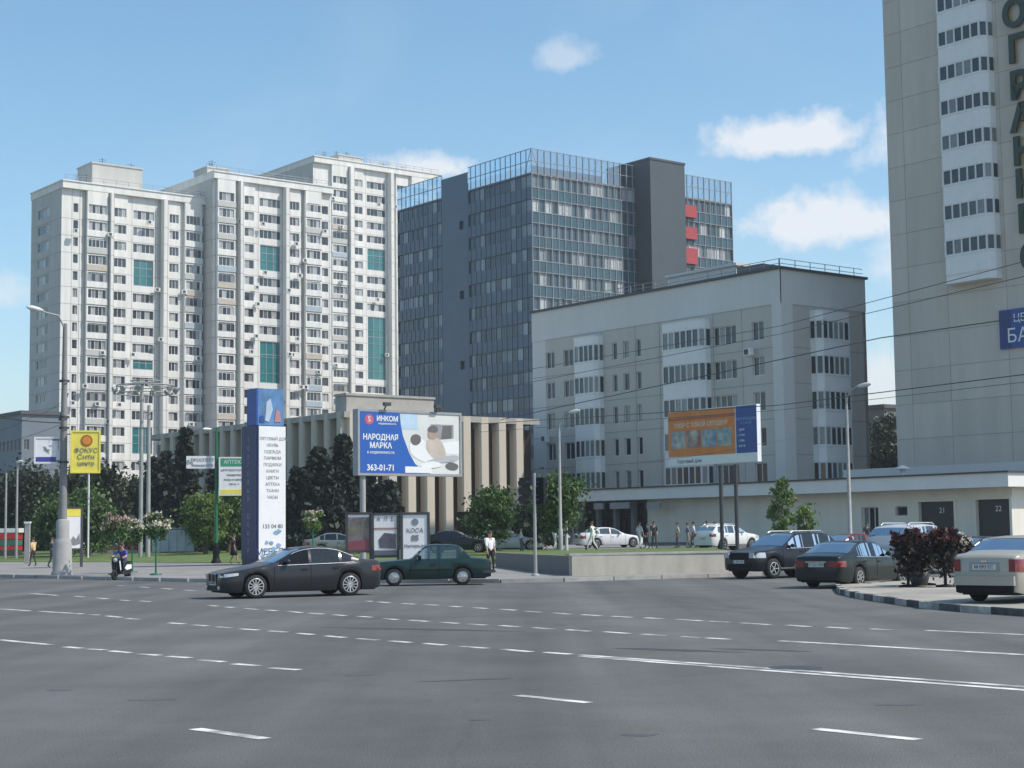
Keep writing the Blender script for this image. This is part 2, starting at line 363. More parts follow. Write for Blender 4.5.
# lawn behind the pavement, and a second one on the walled bed at right
LAWN = [(-140,186),(-60,136),(-26,106),(-16,96),(-3,86),(1.5,80.5)]
tag(patch('lawn', frange(-140,1.5,3), lambda x: interp(LAWN, x), lambda x: 152+max(0,(-x-5))*0.9, 24, 0.16, M['grass'], 0.05),
    'short green lawn between the pavement and the dark trees', 'grass', kind='stuff')
# walled grass bed
A, B_, C_, D_ = (2.25,64.6), (9.6,68.4), (13.5,112.0), (-0.9,80.0)
def bed_z(x, y): return 0.86
bt = empty('retaining_wall', 'low concrete wall around the raised grass bed beside the traffic light', 'wall', (A[0],A[1],0.13))
mb = MB()
def wallrun(mb, p, q, z0, z1, w, m=0):
    p, q = Vector((*p,0)), Vector((*q,0)); d = (q-p).normalized(); nn = Vector((-d.y,d.x,0))*w
    pts = [p, q, q+nn, p+nn]; vs = [(v.x-A[0],v.y-A[1],z0) for v in pts]+[(v.x-A[0],v.y-A[1],z1) for v in pts]
    mb.add(vs, [(0,3,2,1),(4,5,6,7),(0,1,5,4),(1,2,6,5),(2,3,7,6),(3,0,4,7)], m)
mat('wall_render', (0.40,0.375,0.325), 0.9, 0.16, 1.0, 0.2, 8, stretch=(1,1,0.4))
wallrun(mb, A, B_, -0.05, 0.78, 0.25); mb.build('wall', M['wall_render'], bt)
mb = MB(); wallrun(mb, (D_[0],D_[1]), (A[0]-0.004,A[1]+0.27), -0.05, 0.76, 0.25); mb.build('side_wall', M['dark_concrete'], bt)  # dark colour of this left run stands in for its shade
mb = MB(); wallrun(mb, (A[0]-0.1,A[1]-0.06), (B_[0],B_[1]-0.06), 0.78, 0.86, 0.36); mb.build('coping', M['kerb_stone'], bt)
b = MB()
rows = 14
vs = []
for i in range(rows+1):
    t = i/rows; l = (A[0]+0.15+(D_[0]-A[0])*min(1,t*2.2)-0.0, A[1]+0.2+t*46); r = (B_[0]-0.1+(C_[0]-B_[0])*t, B_[1]+0.15+t*46)
    for j in range(7):
        u = j/6; x, y = l[0]+(r[0]-l[0])*u, l[1]+(r[1]-l[1])*u
        vs.append((x, y, max(0.90-0.0045*(y-65), gz(x,y)+0.17)))
b.add(vs, [(i*7+j,i*7+j+1,(i+1)*7+j+1,(i+1)*7+j) for i in range(rows) for j in range(6)], 0, True)
tag(b.build('lawn', M['grass'], fix=False), 'green grass on the raised bed behind the low concrete wall', 'grass', kind='stuff')
# traffic island at right with black and white kerb
isl = [gpx(836,587),gpx(836,590),gpx(840,594.5),gpx(855,598),gpx(873,601),gpx(919,608),gpx(960,612),gpx(1024,616.5),gpx(1100,621),gpx(1250,629)]
isl = [(p.x,p.y) for p in isl]+[(40,40),(40,58),(15.2,58),(12.6,54.5),(10.9,51.2)]
b = MB(); cx = sum(p[0] for p in isl)/len(isl); cy = sum(p[1] for p in isl)/len(isl)
inn = [(x+(cx-x)/math.hypot(cx-x,cy-y)*0.17, y+(cy-y)/math.hypot(cx-x,cy-y)*0.17) for x,y in isl]
b.prism(inn, -0.03, 0.135); tag(b.build('traffic_island', M['sand_paving']), kind='structure')
b = MB(); tog = 0; n = len(isl)
for i in range(n):
    p, q, p2, q2 = isl[i], isl[(i+1)%n], inn[i], inn[(i+1)%n]
    L_ = math.hypot(q[0]-p[0], q[1]-p[1]); k = max(1, round(L_/0.95))
    for j in range(k):
        t0, t1 = j/k, (j+1)/k; f = lambda a, c, t: (a[0]+(c[0]-a[0])*t, a[1]+(c[1]-a[1])*t)
        b.prism([f(p,q,t0), f(p,q,t1), f(p2,q2,t1), f(p2,q2,t0)], -0.02, 0.15, tog % 2); tog += 1
tag(b.build('kerb', [M['kerb_white'], M['kerb_black']]), kind='structure')
# road markings: painted dashes 4 mm above the asphalt
DASH = """195,729,265,739 0,640,52,645 65,647,82,648.5 86,649,105,650 110,651,131,653 139,654,160,655.5 168,656.5,190,658 200,660,224,662 234,664,258,666 270,668,299,670
0,609,30,611 40,611.5,83,614 90,614.5,99,615.2 107,616,121,617.5 127,618.5,139,619.5 169,623,184,624 192,625,208,626 217,627,231,628 241,629,259,630.3 270,631,286,632.3 297,633.3,313,634.7 325,636,345,637.7 358,638.7,378,640.3 390,641,412,642.8 425,643.5,445,645.2 462,646.5,487,648.5 502,649.3,531,652 545,652.5,572,654.5
30,593.5,58,595.5 75,596.3,85,597 97,598,108,599 119,600,129,600.7 140,601,150,601.7 208,605.3,218,606.2 225,607,233,607.7 245,608.5,257,609.6 266,610,277,610.9 288,611.5,302,612.8 309,613.2,324,614.3 333,614.8,346,615.8 358,616.3,373,617.5 384,618.6,397,619.7 410,620.2,428,621.6 440,622.2,458,623.5 468,624,486,625.3 500,625.7,520,627 533,627.8,554,629.2 567,629.8,590,631.4 604,631.8,629,633.7 642,634.2,666,635.8 683,636.6,700,637.8 706,638,732,639.6
118,585.5,126,586 140,587,150,587.7 162,588.5,172,589.2 184,590,196,590.8
366,601,372,601.5 378,602,390,602.9 403,603.5,415,604.3 425,604.7,438,605.3 449,606.2,461,607 473,607.6,487,608.6 499,609.2,516,610.4 525,611.2,541,612.4 553,613,570,614.3 582,614.7,601,616 612,616.3,632,617.5 645,617.9,663,618.9 677,619.4,703,621 709,621.2,730,622.4 742,623,770,624.8 786,625.2,810,626.8 827,627.2,850,628.6 870,629,893,630
517,695.5,589,703 815,729,919,740"""
mk = MB()
def stripe(a, c, w, w2=None):
    w2 = w2 or w; d = (c-a).normalized(); nn = Vector((-d.y, d.x, 0)); z = Vector((0,0,0.004))
    k = max(1, int((c-a).length/2)); prev = None
    for i in range(k+1):
        t = i/k; p = a+(c-a)*t; ww = w+(w2-w)*t+random.uniform(-.008,.008)
        e = (p-nn*ww/2+z, p+nn*ww/2+z)
        if prev: mk.quad(prev[0], prev[1], e[1], e[0])
        prev = e
for tok in DASH.split():
    a = [float(v) for v in tok.split(',')]; stripe(gpx(a[0],a[1]), gpx(a[2],a[3]), 0.16 if a[1] < 690 else 0.15)
stripe(gpx(780,641), gpx(1060,657), 0.17); stripe(gpx(926,630.5), gpx(1060,636.5), 0.17)
stripe(gpx(580,655), gpx(1080,691), 0.15); stripe(gpx(580,656.5), gpx(1080,694.5), 0.15)
tag(mk.build('road_markings', M['road_paint'], fix=False), kind='structure')
# manhole covers and tar patches
b = MB(); p = gpx(795,668); b.lathe([(0,0.004),(0.34,0.004),(0.36,0.0)], (p.x,p.y,0.002), 20)
p = gpx(420,633); 
tag(b.build('manhole_cover', M['dark_steel']), 'round iron manhole cover set in the road', 'manhole cover')
b = MB()
for (px, py, w, h, a) in ((420,629.5,4.2,.45,-.5),(668,650,2.3,.3,-.6),(760,650,1.5,.25,-.6),(470,680,1.2,.12,.3)):
    c = gpx(px,py); pts = []
    for j in range(16):
        t = 2*math.pi*j/16; r = 1+random.uniform(-.25,.25); x, y = math.cos(t)*w/2*r, math.sin(t)*h/2*r
        pts.append((c.x+x*math.cos(a)-y*math.sin(a), c.y+x*math.sin(a)+y*math.cos(a), 0.002))
    b.poly(pts)
mat('tar', (0.055,0.055,0.055), 0.8, 0.2, 2)
for (px, py, w, h, a) in ((150,700,.5,.2,.2),(360,675,.4,.25,.4),(640,735,.35,.22,.1),(900,705,.45,.2,-.2),(560,625,.5,.3,0),(260,618,.5,.3,0),(720,610,.6,.3,0),(60,690,.3,.2,0),(480,720,.22,.15,.3)):
    c = gpx(px,py); b.poly([(c.x+math.cos(2*math.pi*j/14)*w/2*random.uniform(.6,1.2), c.y+math.sin(2*math.pi*j/14)*h/2*random.uniform(.6,1.2), 0.002) for j in range(14)], 1)
tag(b.build('road_tar_patches', [M['tar'], mat('oil_stain', (0.085,0.083,0.08), 0.6, .3, 6)], fix=False), kind='structure')

# ------------------------------------------------------------------ facade tools
U = Vector((math.cos(R(38)), math.sin(R(38)), 0)); V = Vector((-math.sin(R(38)), math.cos(R(38)), 0)); ROT = R(38)
def along(c, d, px):                     # distance along a facade at which it crosses an image column
    k = (px-CX)/FPX; return (k*c[1]-c[0])/(d.x-k*d.y)
def FP(face, s, z, d):                   # point on a facade: s along it, z up, d outwards
    return (s, -d, z) if face == 'R' else (-d, s, z)
def wallseg(mb, face, s0, s1, z0, z1, d, ops=(), m=0, rev=0.22):
    ss = sorted({s0, s1, *[a for o in ops for a in o[:2]]}); zs = sorted({z0, z1, *[a for o in ops for a in o[2:4]]})
    zs = [z for z in zs if z0 <= z <= z1]; ss = [q for q in ss if s0 <= q <= s1]
    for a, c in zip(ss, ss[1:]):
        for e, f in zip(zs, zs[1:]):
            x, z = (a+c)/2, (e+f)/2
            if any(o[0] < x < o[1] and o[2] < z < o[3] for o in ops): continue
            mb.quad(FP(face,a,e,d), FP(face,c,e,d), FP(face,c,f,d), FP(face,a,f,d), m)
    for o in ops:
        a, c, e, f = o[:4]; q = d-rev
        mb.quad(FP(face,a,e,d),FP(face,c,e,d),FP(face,c,e,q),FP(face,a,e,q),m); mb.quad(FP(face,a,f,d),FP(face,c,f,d),FP(face,c,f,q),FP(face,a,f,q),m)
        mb.quad(FP(face,a,e,d),FP(face,a,f,d),FP(face,a,f,q),FP(face,a,e,q),m); mb.quad(FP(face,c,e,d),FP(face,c,f,d),FP(face,c,f,q),FP(face,c,e,q),m)
def segs(mb, face, lst, z0, z1, m=0, rev=0.22):
    """lst: (s0, s1, out, openings, material); draws walls and the returns between them"""
    prev = 0.0
    for i, s in enumerate(lst):
        wallseg(mb, face, s[0], s[1], z0, z1, s[2], s[3], s[4] if len(s) > 4 else m, rev)
        if abs(prev-s[2]) > 1e-4: mb.quad(FP(face,s[0],z0,prev),FP(face,s[0],z1,prev),FP(face,s[0],z1,s[2]),FP(face,s[0],z0,s[2]),m)
        if s[2] > 0:
            mb.quad(FP(face,s[0],z1,s[2]),FP(face,s[1],z1,s[2]),FP(face,s[1],z1,0),FP(face,s[0],z1,0),m); mb.quad(FP(face,s[0],z0,s[2]),FP(face,s[1],z0,s[2]),FP(face,s[1],z0,0),FP(face,s[0],z0,0),m)
        prev = s[2]
    e = lst[-1][1]
    if abs(prev) > 1e-4: mb.quad(FP(face,e,z0,prev),FP(face,e,z1,prev),FP(face,e,z1,0),FP(face,e,z0,0),m)
WM = {}
def win_mesh(w, h, n, glass, frame='frame_white', fr=0.07, transom=False):
    k = (round(w,2), round(h,2), n, glass, frame, fr, transom)
    if k in WM: return WM[k]
    b = MB(); fr2 = fr
    b.box(0,w,-0.09,0,0,fr2); b.box(0,w,-0.09,0,h-fr2,h); b.box(0,fr,-0.09,0,fr2,h-fr2); b.box(w-fr,w,-0.09,0,fr2,h-fr2)
    pw = w/n
    for i in range(1,n): b.box(i*pw-fr*.5, i*pw+fr*.5, -0.085, 0, fr2, h-fr2)
    if transom: b.box(fr, w-fr, -0.06, 0, h*.68, h*.68+fr)
    for i in range(n): b.quad((i*pw+.02,-0.03,.02),((i+1)*pw-.02,-0.03,.02),((i+1)*pw-.02,-0.03,h-.02),(i*pw+.02,-0.03,h-.02),1)
    WM[k] = b.mesh('window', [M[frame], M[glass]]); return WM[k]
def put(name, me, parent, face, s0, s1, z, d):
    return link(name, me, parent, (s0,-d,z) if face == 'R' else (-d,s1,z), (0,0,0) if face == 'R' else (0,0,-math.pi/2))
def windows(parent, lst, limit=96):
    """lst: (face, s0, s1, z0, z1, depth, panes, glass, frame). The largest stay single parts, the rest become one."""
    lst = sorted(lst, key=lambda w: -((w[2]-w[1])*(w[4]-w[3])+(0.001*w[3])))
    for w in lst[:limit]: put('window', win_mesh(w[2]-w[1], w[4]-w[3], w[6], w[7], w[8]), parent, w[0], w[1], w[2], w[3], w[5])
    if lst[limit:]:
        b = MB()
        for w in lst[limit:]:
            f, s0, s1, z0, z1, d, n = w[:7]; fr = 0.07; pw = (s1-s0)/n
            for (a, c, e, g) in ((s0,s1,z0,z0+fr),(s0,s1,z1-fr,z1),(s0,s0+fr,z0,z1),(s1-fr,s1,z0,z1)):
                b.quad(FP(f,a,e,d+.09),FP(f,c,e,d+.09),FP(f,c,g,d+.09),FP(f,a,g,d+.09),0)
            for i in range(n): b.quad(FP(f,s0+i*pw+fr/2,z0,d+.03),FP(f,s0+(i+1)*pw-fr/2,z0,d+.03),FP(f,s0+(i+1)*pw-fr/2,z1,d+.03),FP(f,s0+i*pw+fr/2,z1,d+.03),1)
        tag(b.build('window', [M[lst[0][8]], M[lst[0][7]]], parent, fix=False), kind='stuff')
def balcony_mesh(w, dp, h, key, m):
    k = ('bal', round(w,2), dp, h, key)
    if k not in WM:
        b = MB(); c = min(0.5, w*.12)
        b.prism([(0,0),(0.06,-dp*.55),(c,-dp),(w-c,-dp),(w-.06,-dp*.55),(w,0)], 0, h); b.prism([(-.03,0),(0.03,-dp*.56-.03),(c-.02,-dp-.05),(w-c+.02,-dp-.05),(w-.03,-dp*.56-.03),(w+.03,0)], h, h+0.06)
        WM[k] = b.mesh('balcony', m)
    return WM[k]
def bay_glass_mesh(w, dp, h, n, glass):
    k = ('bay', round(w,2), dp, h, n, glass)
    if k not in WM:
        b = MB(); c = min(0.5, w*.12); dp -= 0.06; pl = [Vector((.04,0,0)),Vector((.1,-dp*.55,0)),Vector((c,-dp,0))]
        q = [Vector((w-p.x,p.y,0)) for p in pl[::-1]]
        fr = [pl[2]+(q[0]-pl[2])*i/n for i in range(n+1)]
        for a, e in [(pl[0],pl[1]),(pl[1],pl[2])]+list(zip(fr,fr[1:]))+[(q[0],q[1]),(q[1],q[2])]:
            up = Vector((0,0,h)); b.quad(a, e, e+up, a+up, 1)
            b.bar(a+Vector((0,0,.05)), e+Vector((0,0,.05)), .1, .1); b.bar(a+Vector((0,0,h-.06)), e+Vector((0,0,h-.06)), .1, .12)
        for p in [pl[1]]+fr+[q[1]]: b.bar(p, p+Vector((0,0,h)), .13, .13)
        WM[k] = b.mesh('window', [M['frame_white'], M[glass]])
    return WM[k]
def antenna(parent, x, y, z, h, m):
    b = MB(); b.tube([(x,y,z),(x,y,z+h)], .05, 5)
    for k in range(3): b.bar((x-.7+.1*k,y,z+h-.3-.35*k),(x+.7-.1*k,y,z+h-.3-.35*k), .05)
    b.build('antenna', m, parent)
def ac_unit(parent, face, s, z, d):
    b = MB(); b.box(0,.9,-.4,0,0,.65); b.box(.12,.6,-.42,-.4,.1,.55,1); put('air_conditioner', b.mesh('air_conditioner', [M['frame_white'], M['dark_steel']]), parent, face, s, s+.9, z, d)

# ------------------------------------------------------------------ white apartment towers
def apartment(corner, roof_z, wpx, base, floor, bays, label, left, teal, penthouse=None, seed=1, zbase=1.0, leftlen=20.0):
    """bays on the right hand facade: (px0, px1, panes, out) ; left: list of (s0,s1,panes)"""
    rnd = random.Random(seed)
    e = empty('apartment_building', label, 'building', (corner[0], corner[1], zbase), ROT, 'white apartment blocks on the left')
    Wd = along(corner, U, wpx); H = roof_z-zbase; wm = MB(); wl = []
    nf = int((H-4.2-base)/floor)
    zs = [H-3.2-floor*(i+1)+0.95 for i in range(nf)]
    lst = []; s = 0.0; teals = []
    for (p0, p1, n, o, wide) in bays:
        a, c = along(corner, U, p0), along(corner, U, p1); c = min(c, Wd)
        if a > s+0.05: lst.append((s, a, 0.0, [], 0))
        ops = []
        for i, z in enumerate(zs):
            if any(n == 0 for _ in (0,)): continue
            if wide and any(t <= i < t+k for t, k in teal):
                for t, k in teal:
                    if t == i: ops.append((a+.35, c-.35, z-floor*(k-1), z+1.6)); teals.append((a+.35, c-.35, z-floor*(k-1), z+1.6, o))
                continue
            wdt = (c-a)-.5; x0 = a+.25
            ops.append((x0, x0+wdt, z, z+1.5)); wl.append(('R', x0, x0+wdt, z, z+1.5, o-.22, n, 'flat_glass', 'frame_white'))
        lst.append((a, c, o, ops, 0)); s = c
    if s < Wd: lst.append((s, Wd, 0.0, [], 0))
    segs(wm, 'R', lst, 0, H-1.3)
    lops = []
    for (a, c, n) in left:
        for z in zs:
            lops.append((a, c, z, z+1.5)); wl.append(('L', a, c, z, z+1.5, -.22, n, 'flat_glass', 'frame_white'))
    wallseg(wm, 'L', 0, leftlen, 0, H-1.3, 0, lops, 1)  # left face takes the darker wall colour, standing in for its shade
    wm.box(0.5, Wd-.02, 0.5, leftlen, 0, H-1.35, 0)
    wm.box(-.12, Wd+.05, -.75, leftlen+.1, H-1.3, H-.2, 0); wm.box(-.25, Wd+.12, -.9, leftlen+.2, H-.2, H, 0)
    wm.build('wall', [M['white_wall'], M['white_wall_shade_grey']], e)
    windows(e, wl)
    for (a, c, z0, z1, o) in teals:
        put('glazed_loggia', win_mesh(c-a, z1-z0, 3, 'teal_glass', 'frame_grey', 0.12, True), e, 'R', a, c, z0, o-.22)
    # balcony fronts on the projecting bays
    for (p0, p1, n, o, wide) in bays:
        if n and o > 0.4:
            a, c = along(corner, U, p0), min(Wd, along(corner, U, p1))
            b = MB()
            b.box(-.05, c-a+.05, -.12, 0, 0, .95); bfs = [b.mesh('balcony_front', mq) for mq in (M['white_wall'], M['white_wall_shade_grey'], mat('balcony_beige', (.52,.46,.38), .8), mat('balcony_blue', (.40,.46,.50), .8))]
            for z in zs:
                bq = link('balcony_front', rnd.choices(bfs, (7,3,1,1))[0], e, (a, -o, z-1.0))
                if rnd.random() < .35: link('balcony_glazing', win_mesh(c-a-.3, 1.35, n, 'flat_glass', rnd.choice(('frame_white','frame_grey')), .08), bq, (.15,.02,.97))
    jb = MB()
    for q in lst:
        for z in zs: jb.box(0,0,0,0,0,0) if False else jb.quad(FP('R',q[0],z-1.14,q[2]+.012),FP('R',q[1],z-1.14,q[2]+.012),FP('R',q[1],z-1.08,q[2]+.012),FP('R',q[0],z-1.08,q[2]+.012))
        if q[1]-q[0] < 1.6 and q[2] >= 0:
            for sj in (q[0], q[1]): jb.quad(FP('R',sj-.03,0,q[2]+.012),FP('R',sj+.03,0,q[2]+.012),FP('R',sj+.03,H-1.4,q[2]+.012),FP('R',sj-.03,H-1.4,q[2]+.012))
    for z in zs: jb.quad(FP('L',0,z-1.14,.012),FP('L',leftlen,z-1.14,.012),FP('L',leftlen,z-1.06,.012),FP('L',0,z-1.06,.012))
    jb.build('panel_joints', M['joint'], e, fix=False)
    for _ in range(26):
        ac_unit(e, 'R', rnd.uniform(1, Wd-2), rnd.choice(zs)-.8+0, rnd.uniform(.5,1.0))
    if penthouse:
        x0, x1, y0, y1, h = penthouse; b = MB(); b.box(x0,x1,y0,y1,H-.1,H+h); b.box(x0-.15,x1+.15,y0-.15,y1+.15,H+h,H+h+.25); b.build('lift_house', M['white_wall_shade_grey'], e)
        for k in range(3): antenna(e, rnd.uniform(x0+.3,x1-.3), rnd.uniform(y0+.3,y1-.3), H+h, rnd.uniform(.8,1.8), M['dark_steel'])
    b = MB()
    for k in range(int(Wd/2.2)): b.bar((k*2.2+.4,-.5,H),(k*2.2+.4,-.5,H+.9),.06)
    b.bar((.2,-.5,H+.9),(Wd-.2,-.5,H+.9),.06); b.bar((.2,-.5,H+.45),(Wd-.2,-.5,H+.45),.05); b.build('roof_railing', M['frame_grey'], e)
    for k in range(4): antenna(e, rnd.uniform(1,Wd-1), rnd.uniform(1,10), H, rnd.uniform(1.2,2.6), M['dark_steel'])
    return e
c1 = at(62, 180, 264)
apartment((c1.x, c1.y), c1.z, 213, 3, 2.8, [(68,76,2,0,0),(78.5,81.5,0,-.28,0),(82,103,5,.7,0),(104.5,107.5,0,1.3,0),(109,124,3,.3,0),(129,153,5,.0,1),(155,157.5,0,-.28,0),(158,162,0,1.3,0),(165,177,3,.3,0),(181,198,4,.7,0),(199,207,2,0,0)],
    'leftmost white apartment block, with a lift house on its roof and a windowless edge greyed as if in shade', [(5,10,3)], ((3,2),(9,1),(13,2)), (6.5,15.5,3,9,4.2), 3, leftlen=along((c1.x,c1.y),V,27))
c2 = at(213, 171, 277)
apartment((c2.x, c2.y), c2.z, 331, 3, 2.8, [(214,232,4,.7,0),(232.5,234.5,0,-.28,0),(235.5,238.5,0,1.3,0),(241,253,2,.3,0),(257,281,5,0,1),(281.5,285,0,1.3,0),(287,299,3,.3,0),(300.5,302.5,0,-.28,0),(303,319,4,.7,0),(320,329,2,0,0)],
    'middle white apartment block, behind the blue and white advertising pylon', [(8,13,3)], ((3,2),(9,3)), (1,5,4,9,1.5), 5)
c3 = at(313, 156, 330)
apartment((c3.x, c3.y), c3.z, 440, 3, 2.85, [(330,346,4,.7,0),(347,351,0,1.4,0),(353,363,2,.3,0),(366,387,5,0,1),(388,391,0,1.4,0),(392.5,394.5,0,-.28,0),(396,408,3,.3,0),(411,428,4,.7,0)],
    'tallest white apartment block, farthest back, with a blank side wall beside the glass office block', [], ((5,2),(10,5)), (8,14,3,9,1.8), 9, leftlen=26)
# low grey block at the left edge and dark block in the gap at right
def plain_block(name, label, corner, H, wd, dp, m, floors, ncol, z0=0.9):
    e = empty(name, label, 'building', (corner[0], corner[1], z0), ROT); wm = MB(); wl = []; fh = (H-2)/floors
    for face, ln in (('R', wd), ('L', dp)):
        ops = []; n = ncol if face == 'R' else max(2, int(ncol*dp/wd)); pw = ln/n
        for i in range(floors):
            for j in range(n):
                o = (j*pw+pw*.25, j*pw+pw*.75, i*fh+1.1, i*fh+2.6); ops.append(o); wl.append((face, o[0], o[1], o[2], o[3], -.22, 2, 'dark_glass', 'frame_grey'))
        wallseg(wm, face, 0, ln, 0, H, 0, ops)
    wm.box(.4, wd, .4, dp, 0, H); wm.build('wall', m, e)
    b = MB(); b.box(-.3, wd+.3, -.3, dp+.3, H, H+.5); b.build('roof', M['roof_felt'], e); windows(e, wl, 60); return e
c4 = at(22, 414, 235); plain_block('office_block', 'low blue grey block at the left edge, half behind trees', (c4.x, c4.y), c4.z-.9, along((c4.x,c4.y),U,60), 40, mat('bluegrey', (0.16,0.19,0.22), .8, .1, .3), 4, 4)
c5 = at(884, 408, 215); plain_block('apartment_block', 'distant dark block in the gap beside the right hand tower', (c5.x, c5.y), c5.z-.9, 30, 18, mat('browngrey', (0.16,0.15,0.14), .85, .1, .3), 5, 6)

# ------------------------------------------------------------------ glass office block
g0 = at(531, 148, 220); gc = (g0.x, g0.y); H = g0.z-1.0
go = empty('office_building', 'dark glass office block with a solid grey shaft and red panels', 'building', (gc[0],gc[1],1.0), ROT)
sA, sB, sC, sD = along(gc,U,640), along(gc,U,655), along(gc,U,686), along(gc,U,737)
lA, lB, lC = along(gc,V,470), along(gc,V,443), along(gc,V,398)
fh = 3.35; nf = int((H-5)/fh); ztop = H-3.4
wr = MB(); wl = []; fl = [ztop-fh*(i+1) for i in range(nf)]
def band_ops(a, c): return [(a, c, z+1.45, z+3.2) for z in fl]
for (a, c) in ((0.15, sA-.1), (sC+.1, sD-.1)):
    wr = MB(); wallseg(wr, 'R', a-.15, c+.1, 0, ztop, 0, band_ops(a, c), 0); wr.build('curtain_wall', M['teal_spandrel'], go)
    for z in fl: wl.append(('R', a, c, z+1.45, z+3.2, -.22, max(3,int((c-a)/1.15)), 'office_glass', 'frame_grey'))
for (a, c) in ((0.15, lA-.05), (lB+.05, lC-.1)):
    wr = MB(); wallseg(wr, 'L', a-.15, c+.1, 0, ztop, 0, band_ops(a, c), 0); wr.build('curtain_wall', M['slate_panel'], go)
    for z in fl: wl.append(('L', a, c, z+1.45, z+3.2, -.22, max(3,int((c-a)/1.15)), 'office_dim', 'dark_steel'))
wr = MB(); wr.box(.5, sD-.3, .5, lC-.3, 0, ztop-.02); wr.build('core', M['slate_panel'], go)
b = MB(); wallseg(b, 'L', lA+.05, lB-.05, 0, H-.7, .03, [(lA+1.2,lA+2.2,z+1.4,z+2.6) for z in fl[1::3]], 0, .3); b.box(-.02,.4,lA+.05,lB-.05,H-.7,H-.68); b.build('blank_panel', M['slate_panel'], go)
windows(go, wl, 96)
# mullions standing proud of the curtain wall
b = MB()
for k in range(int(sA/1.15)+1): b.box(k*1.15-.04,k*1.15+.04,-.1,0.0,0,H)
for k in range(int((sD-sC)/1.15)+1): b.box(sC+k*1.15,sC+k*1.15+.08,-.1,0.0,0,H)
for z in fl: b.box(0,sA,-.08,0,z+3.2,z+3.28); b.box(0,sA,-.08,0,z+1.37,z+1.45); b.box(sC,sD,-.08,0,z+3.2,z+3.28); b.box(sC,sD,-.08,0,z+1.37,z+1.45)
b.build('mullions', M['frame_grey'], go)
b = MB()
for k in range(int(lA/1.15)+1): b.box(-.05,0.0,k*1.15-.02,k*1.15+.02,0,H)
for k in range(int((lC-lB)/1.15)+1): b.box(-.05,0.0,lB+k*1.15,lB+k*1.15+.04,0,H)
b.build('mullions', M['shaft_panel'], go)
# glass roof screen
b = MB()
for (a, c, f) in ((0,sA,'R'),(sC,sD,'R'),(0,lA,'L'),(lB,lC,'L')):
    b = MB(); b.quad(FP(f,a,ztop,-.02),FP(f,c,ztop,-.02),FP(f,c,H,-.02),FP(f,a,H,-.02),0); b.build('roof_screen', M['screen_glass'], go, fix=False)
pass
b = MB()
for (a, c, f) in ((0,sA,'R'),(sC,sD,'R'),(0,lA,'L'),(lB,lC,'L')):
    b = MB()
    for z in (ztop+.05, ztop+1.7, H-.05):
        p, q = FP(f,a,z,0.02), FP(f,c,z,.02); b.bar(p,q,.07)
    n = int((c-a)/2.3)
    for k in range(n+1):
        s = a+(c-a)*k/max(1,n); b.bar(FP(f,s,ztop,-1.5),FP(f,s,H-.1,-.05),.045)
    b.build('screen_frame', M['frame_grey'], go)
b = MB(); b.box(3,sA-3,4,lC-6,ztop,ztop+2.2); b.build('plant_room', M['shaft_panel'], go)
# solid shaft
zs_ = at(655,154,226).z-1.0
gs = (gc[0]-3.2*V.x, gc[1]-3.2*V.y); q0, q1 = along(gs,U,655), along(gs,U,690)
b = MB(); b.box(q0, q1, -3.2, 6, 0, zs_); b.box(q0-.1, q1+.1, -3.3, 6.1, zs_, zs_+.3); b.build('shaft', M['shaft_panel'], go)
b = MB()
for (y0, y1) in ((203,215),(225,237),(246,262)):
    za, zb = at(694,y1,236).z-1, at(694,y0,236).z-1; b2 = MB(); b2.box(sC+.15, sC+2.6, -.5, -.02, za, zb); b2.build('red_panel', M['red_panel'], go)

# ------------------------------------------------------------------ culture hall with stone fins
h0 = at(345, 411, 140); hc = (h0.x, h0.y); Hh = h0.z-.9
hall = empty('culture_hall', 'long low hall with tall pale stone fins and dark glass between them', 'building', (hc[0],hc[1],.9), ROT)
hW, hL = along(hc,U,537), along(hc,V,148)
b = MB(); b.box(.9, hW-.1, .9, hL, 0, Hh-1.0); b.build('wall', M['bronze'], hall)
b = MB(); b.box(-.2, hW+.1, -.2, hL+.2, Hh-.55, Hh-.05); b.box(.3, hW-.3, .3, hL-.3, Hh-.05, Hh+.02); b.build('roof', M['concrete'], hall)
b = MB(); b.box(0.1, hW, 0.1, hL, 0, 0.9); b.build('plinth', M['dark_concrete'], hall)
pit = 2.0
def fin(face, s, w, z0):
    b = MB(); b.box(0, w, -.02, 1.0, z0, Hh-.03)
    # bevelled nose
    b.prism([(0,-.02),(w*.12,-.22),(w*.88,-.22),(w,-.02)], z0, Hh-.03)
    put('stone_fin', b.mesh('stone_fin', M['fin_stone']), hall, face, s, s+w, 0, 0)
n = int(hW/pit)
for k in range(n):
    s = k*pit+.2; fin('R', s, 1.05, .9 if k < 6 else 2.9)
for k in range(int(hL/2.1)):
    fin('L', k*2.1+.3, .8, .9)
for k in range(n):
    a = k*pit+1.25; put('window', win_mesh(pit-1.05, Hh-2.2, 2, 'bronze_glass', 'bronze', .1, True), hall, 'R', a, a+pit-1.05, 1.2, -.75)
for k in range(int(hL/2.1)):
    a = k*2.1+1.1; put('window', win_mesh(1.3, Hh-2.2, 2, 'dark_glass', 'bronze', .1, True), hall, 'L', a, a+1.3, 1.2, -.75)
pa, pb = along(hc,U,352), along(hc,U,440); b = MB(); b.box(pa, pb, 1.0, 2.8, Hh, Hh+1.45); b.box(pa-.1, pb+.1, .9, 2.9, Hh+1.45, Hh+1.65); b.build('roof_house', M['concrete'], hall)
b = MB(); b.box(hW-8, hW+1, -5.0, .8, 1.9, 2.75); 
for k in range(3): b.tube([(hW-7+k*3.6,-4.6,0),(hW-7+k*3.6,-4.6,1.9)], .16, 10)
b.build('entrance_canopy', M['concrete'], hall)

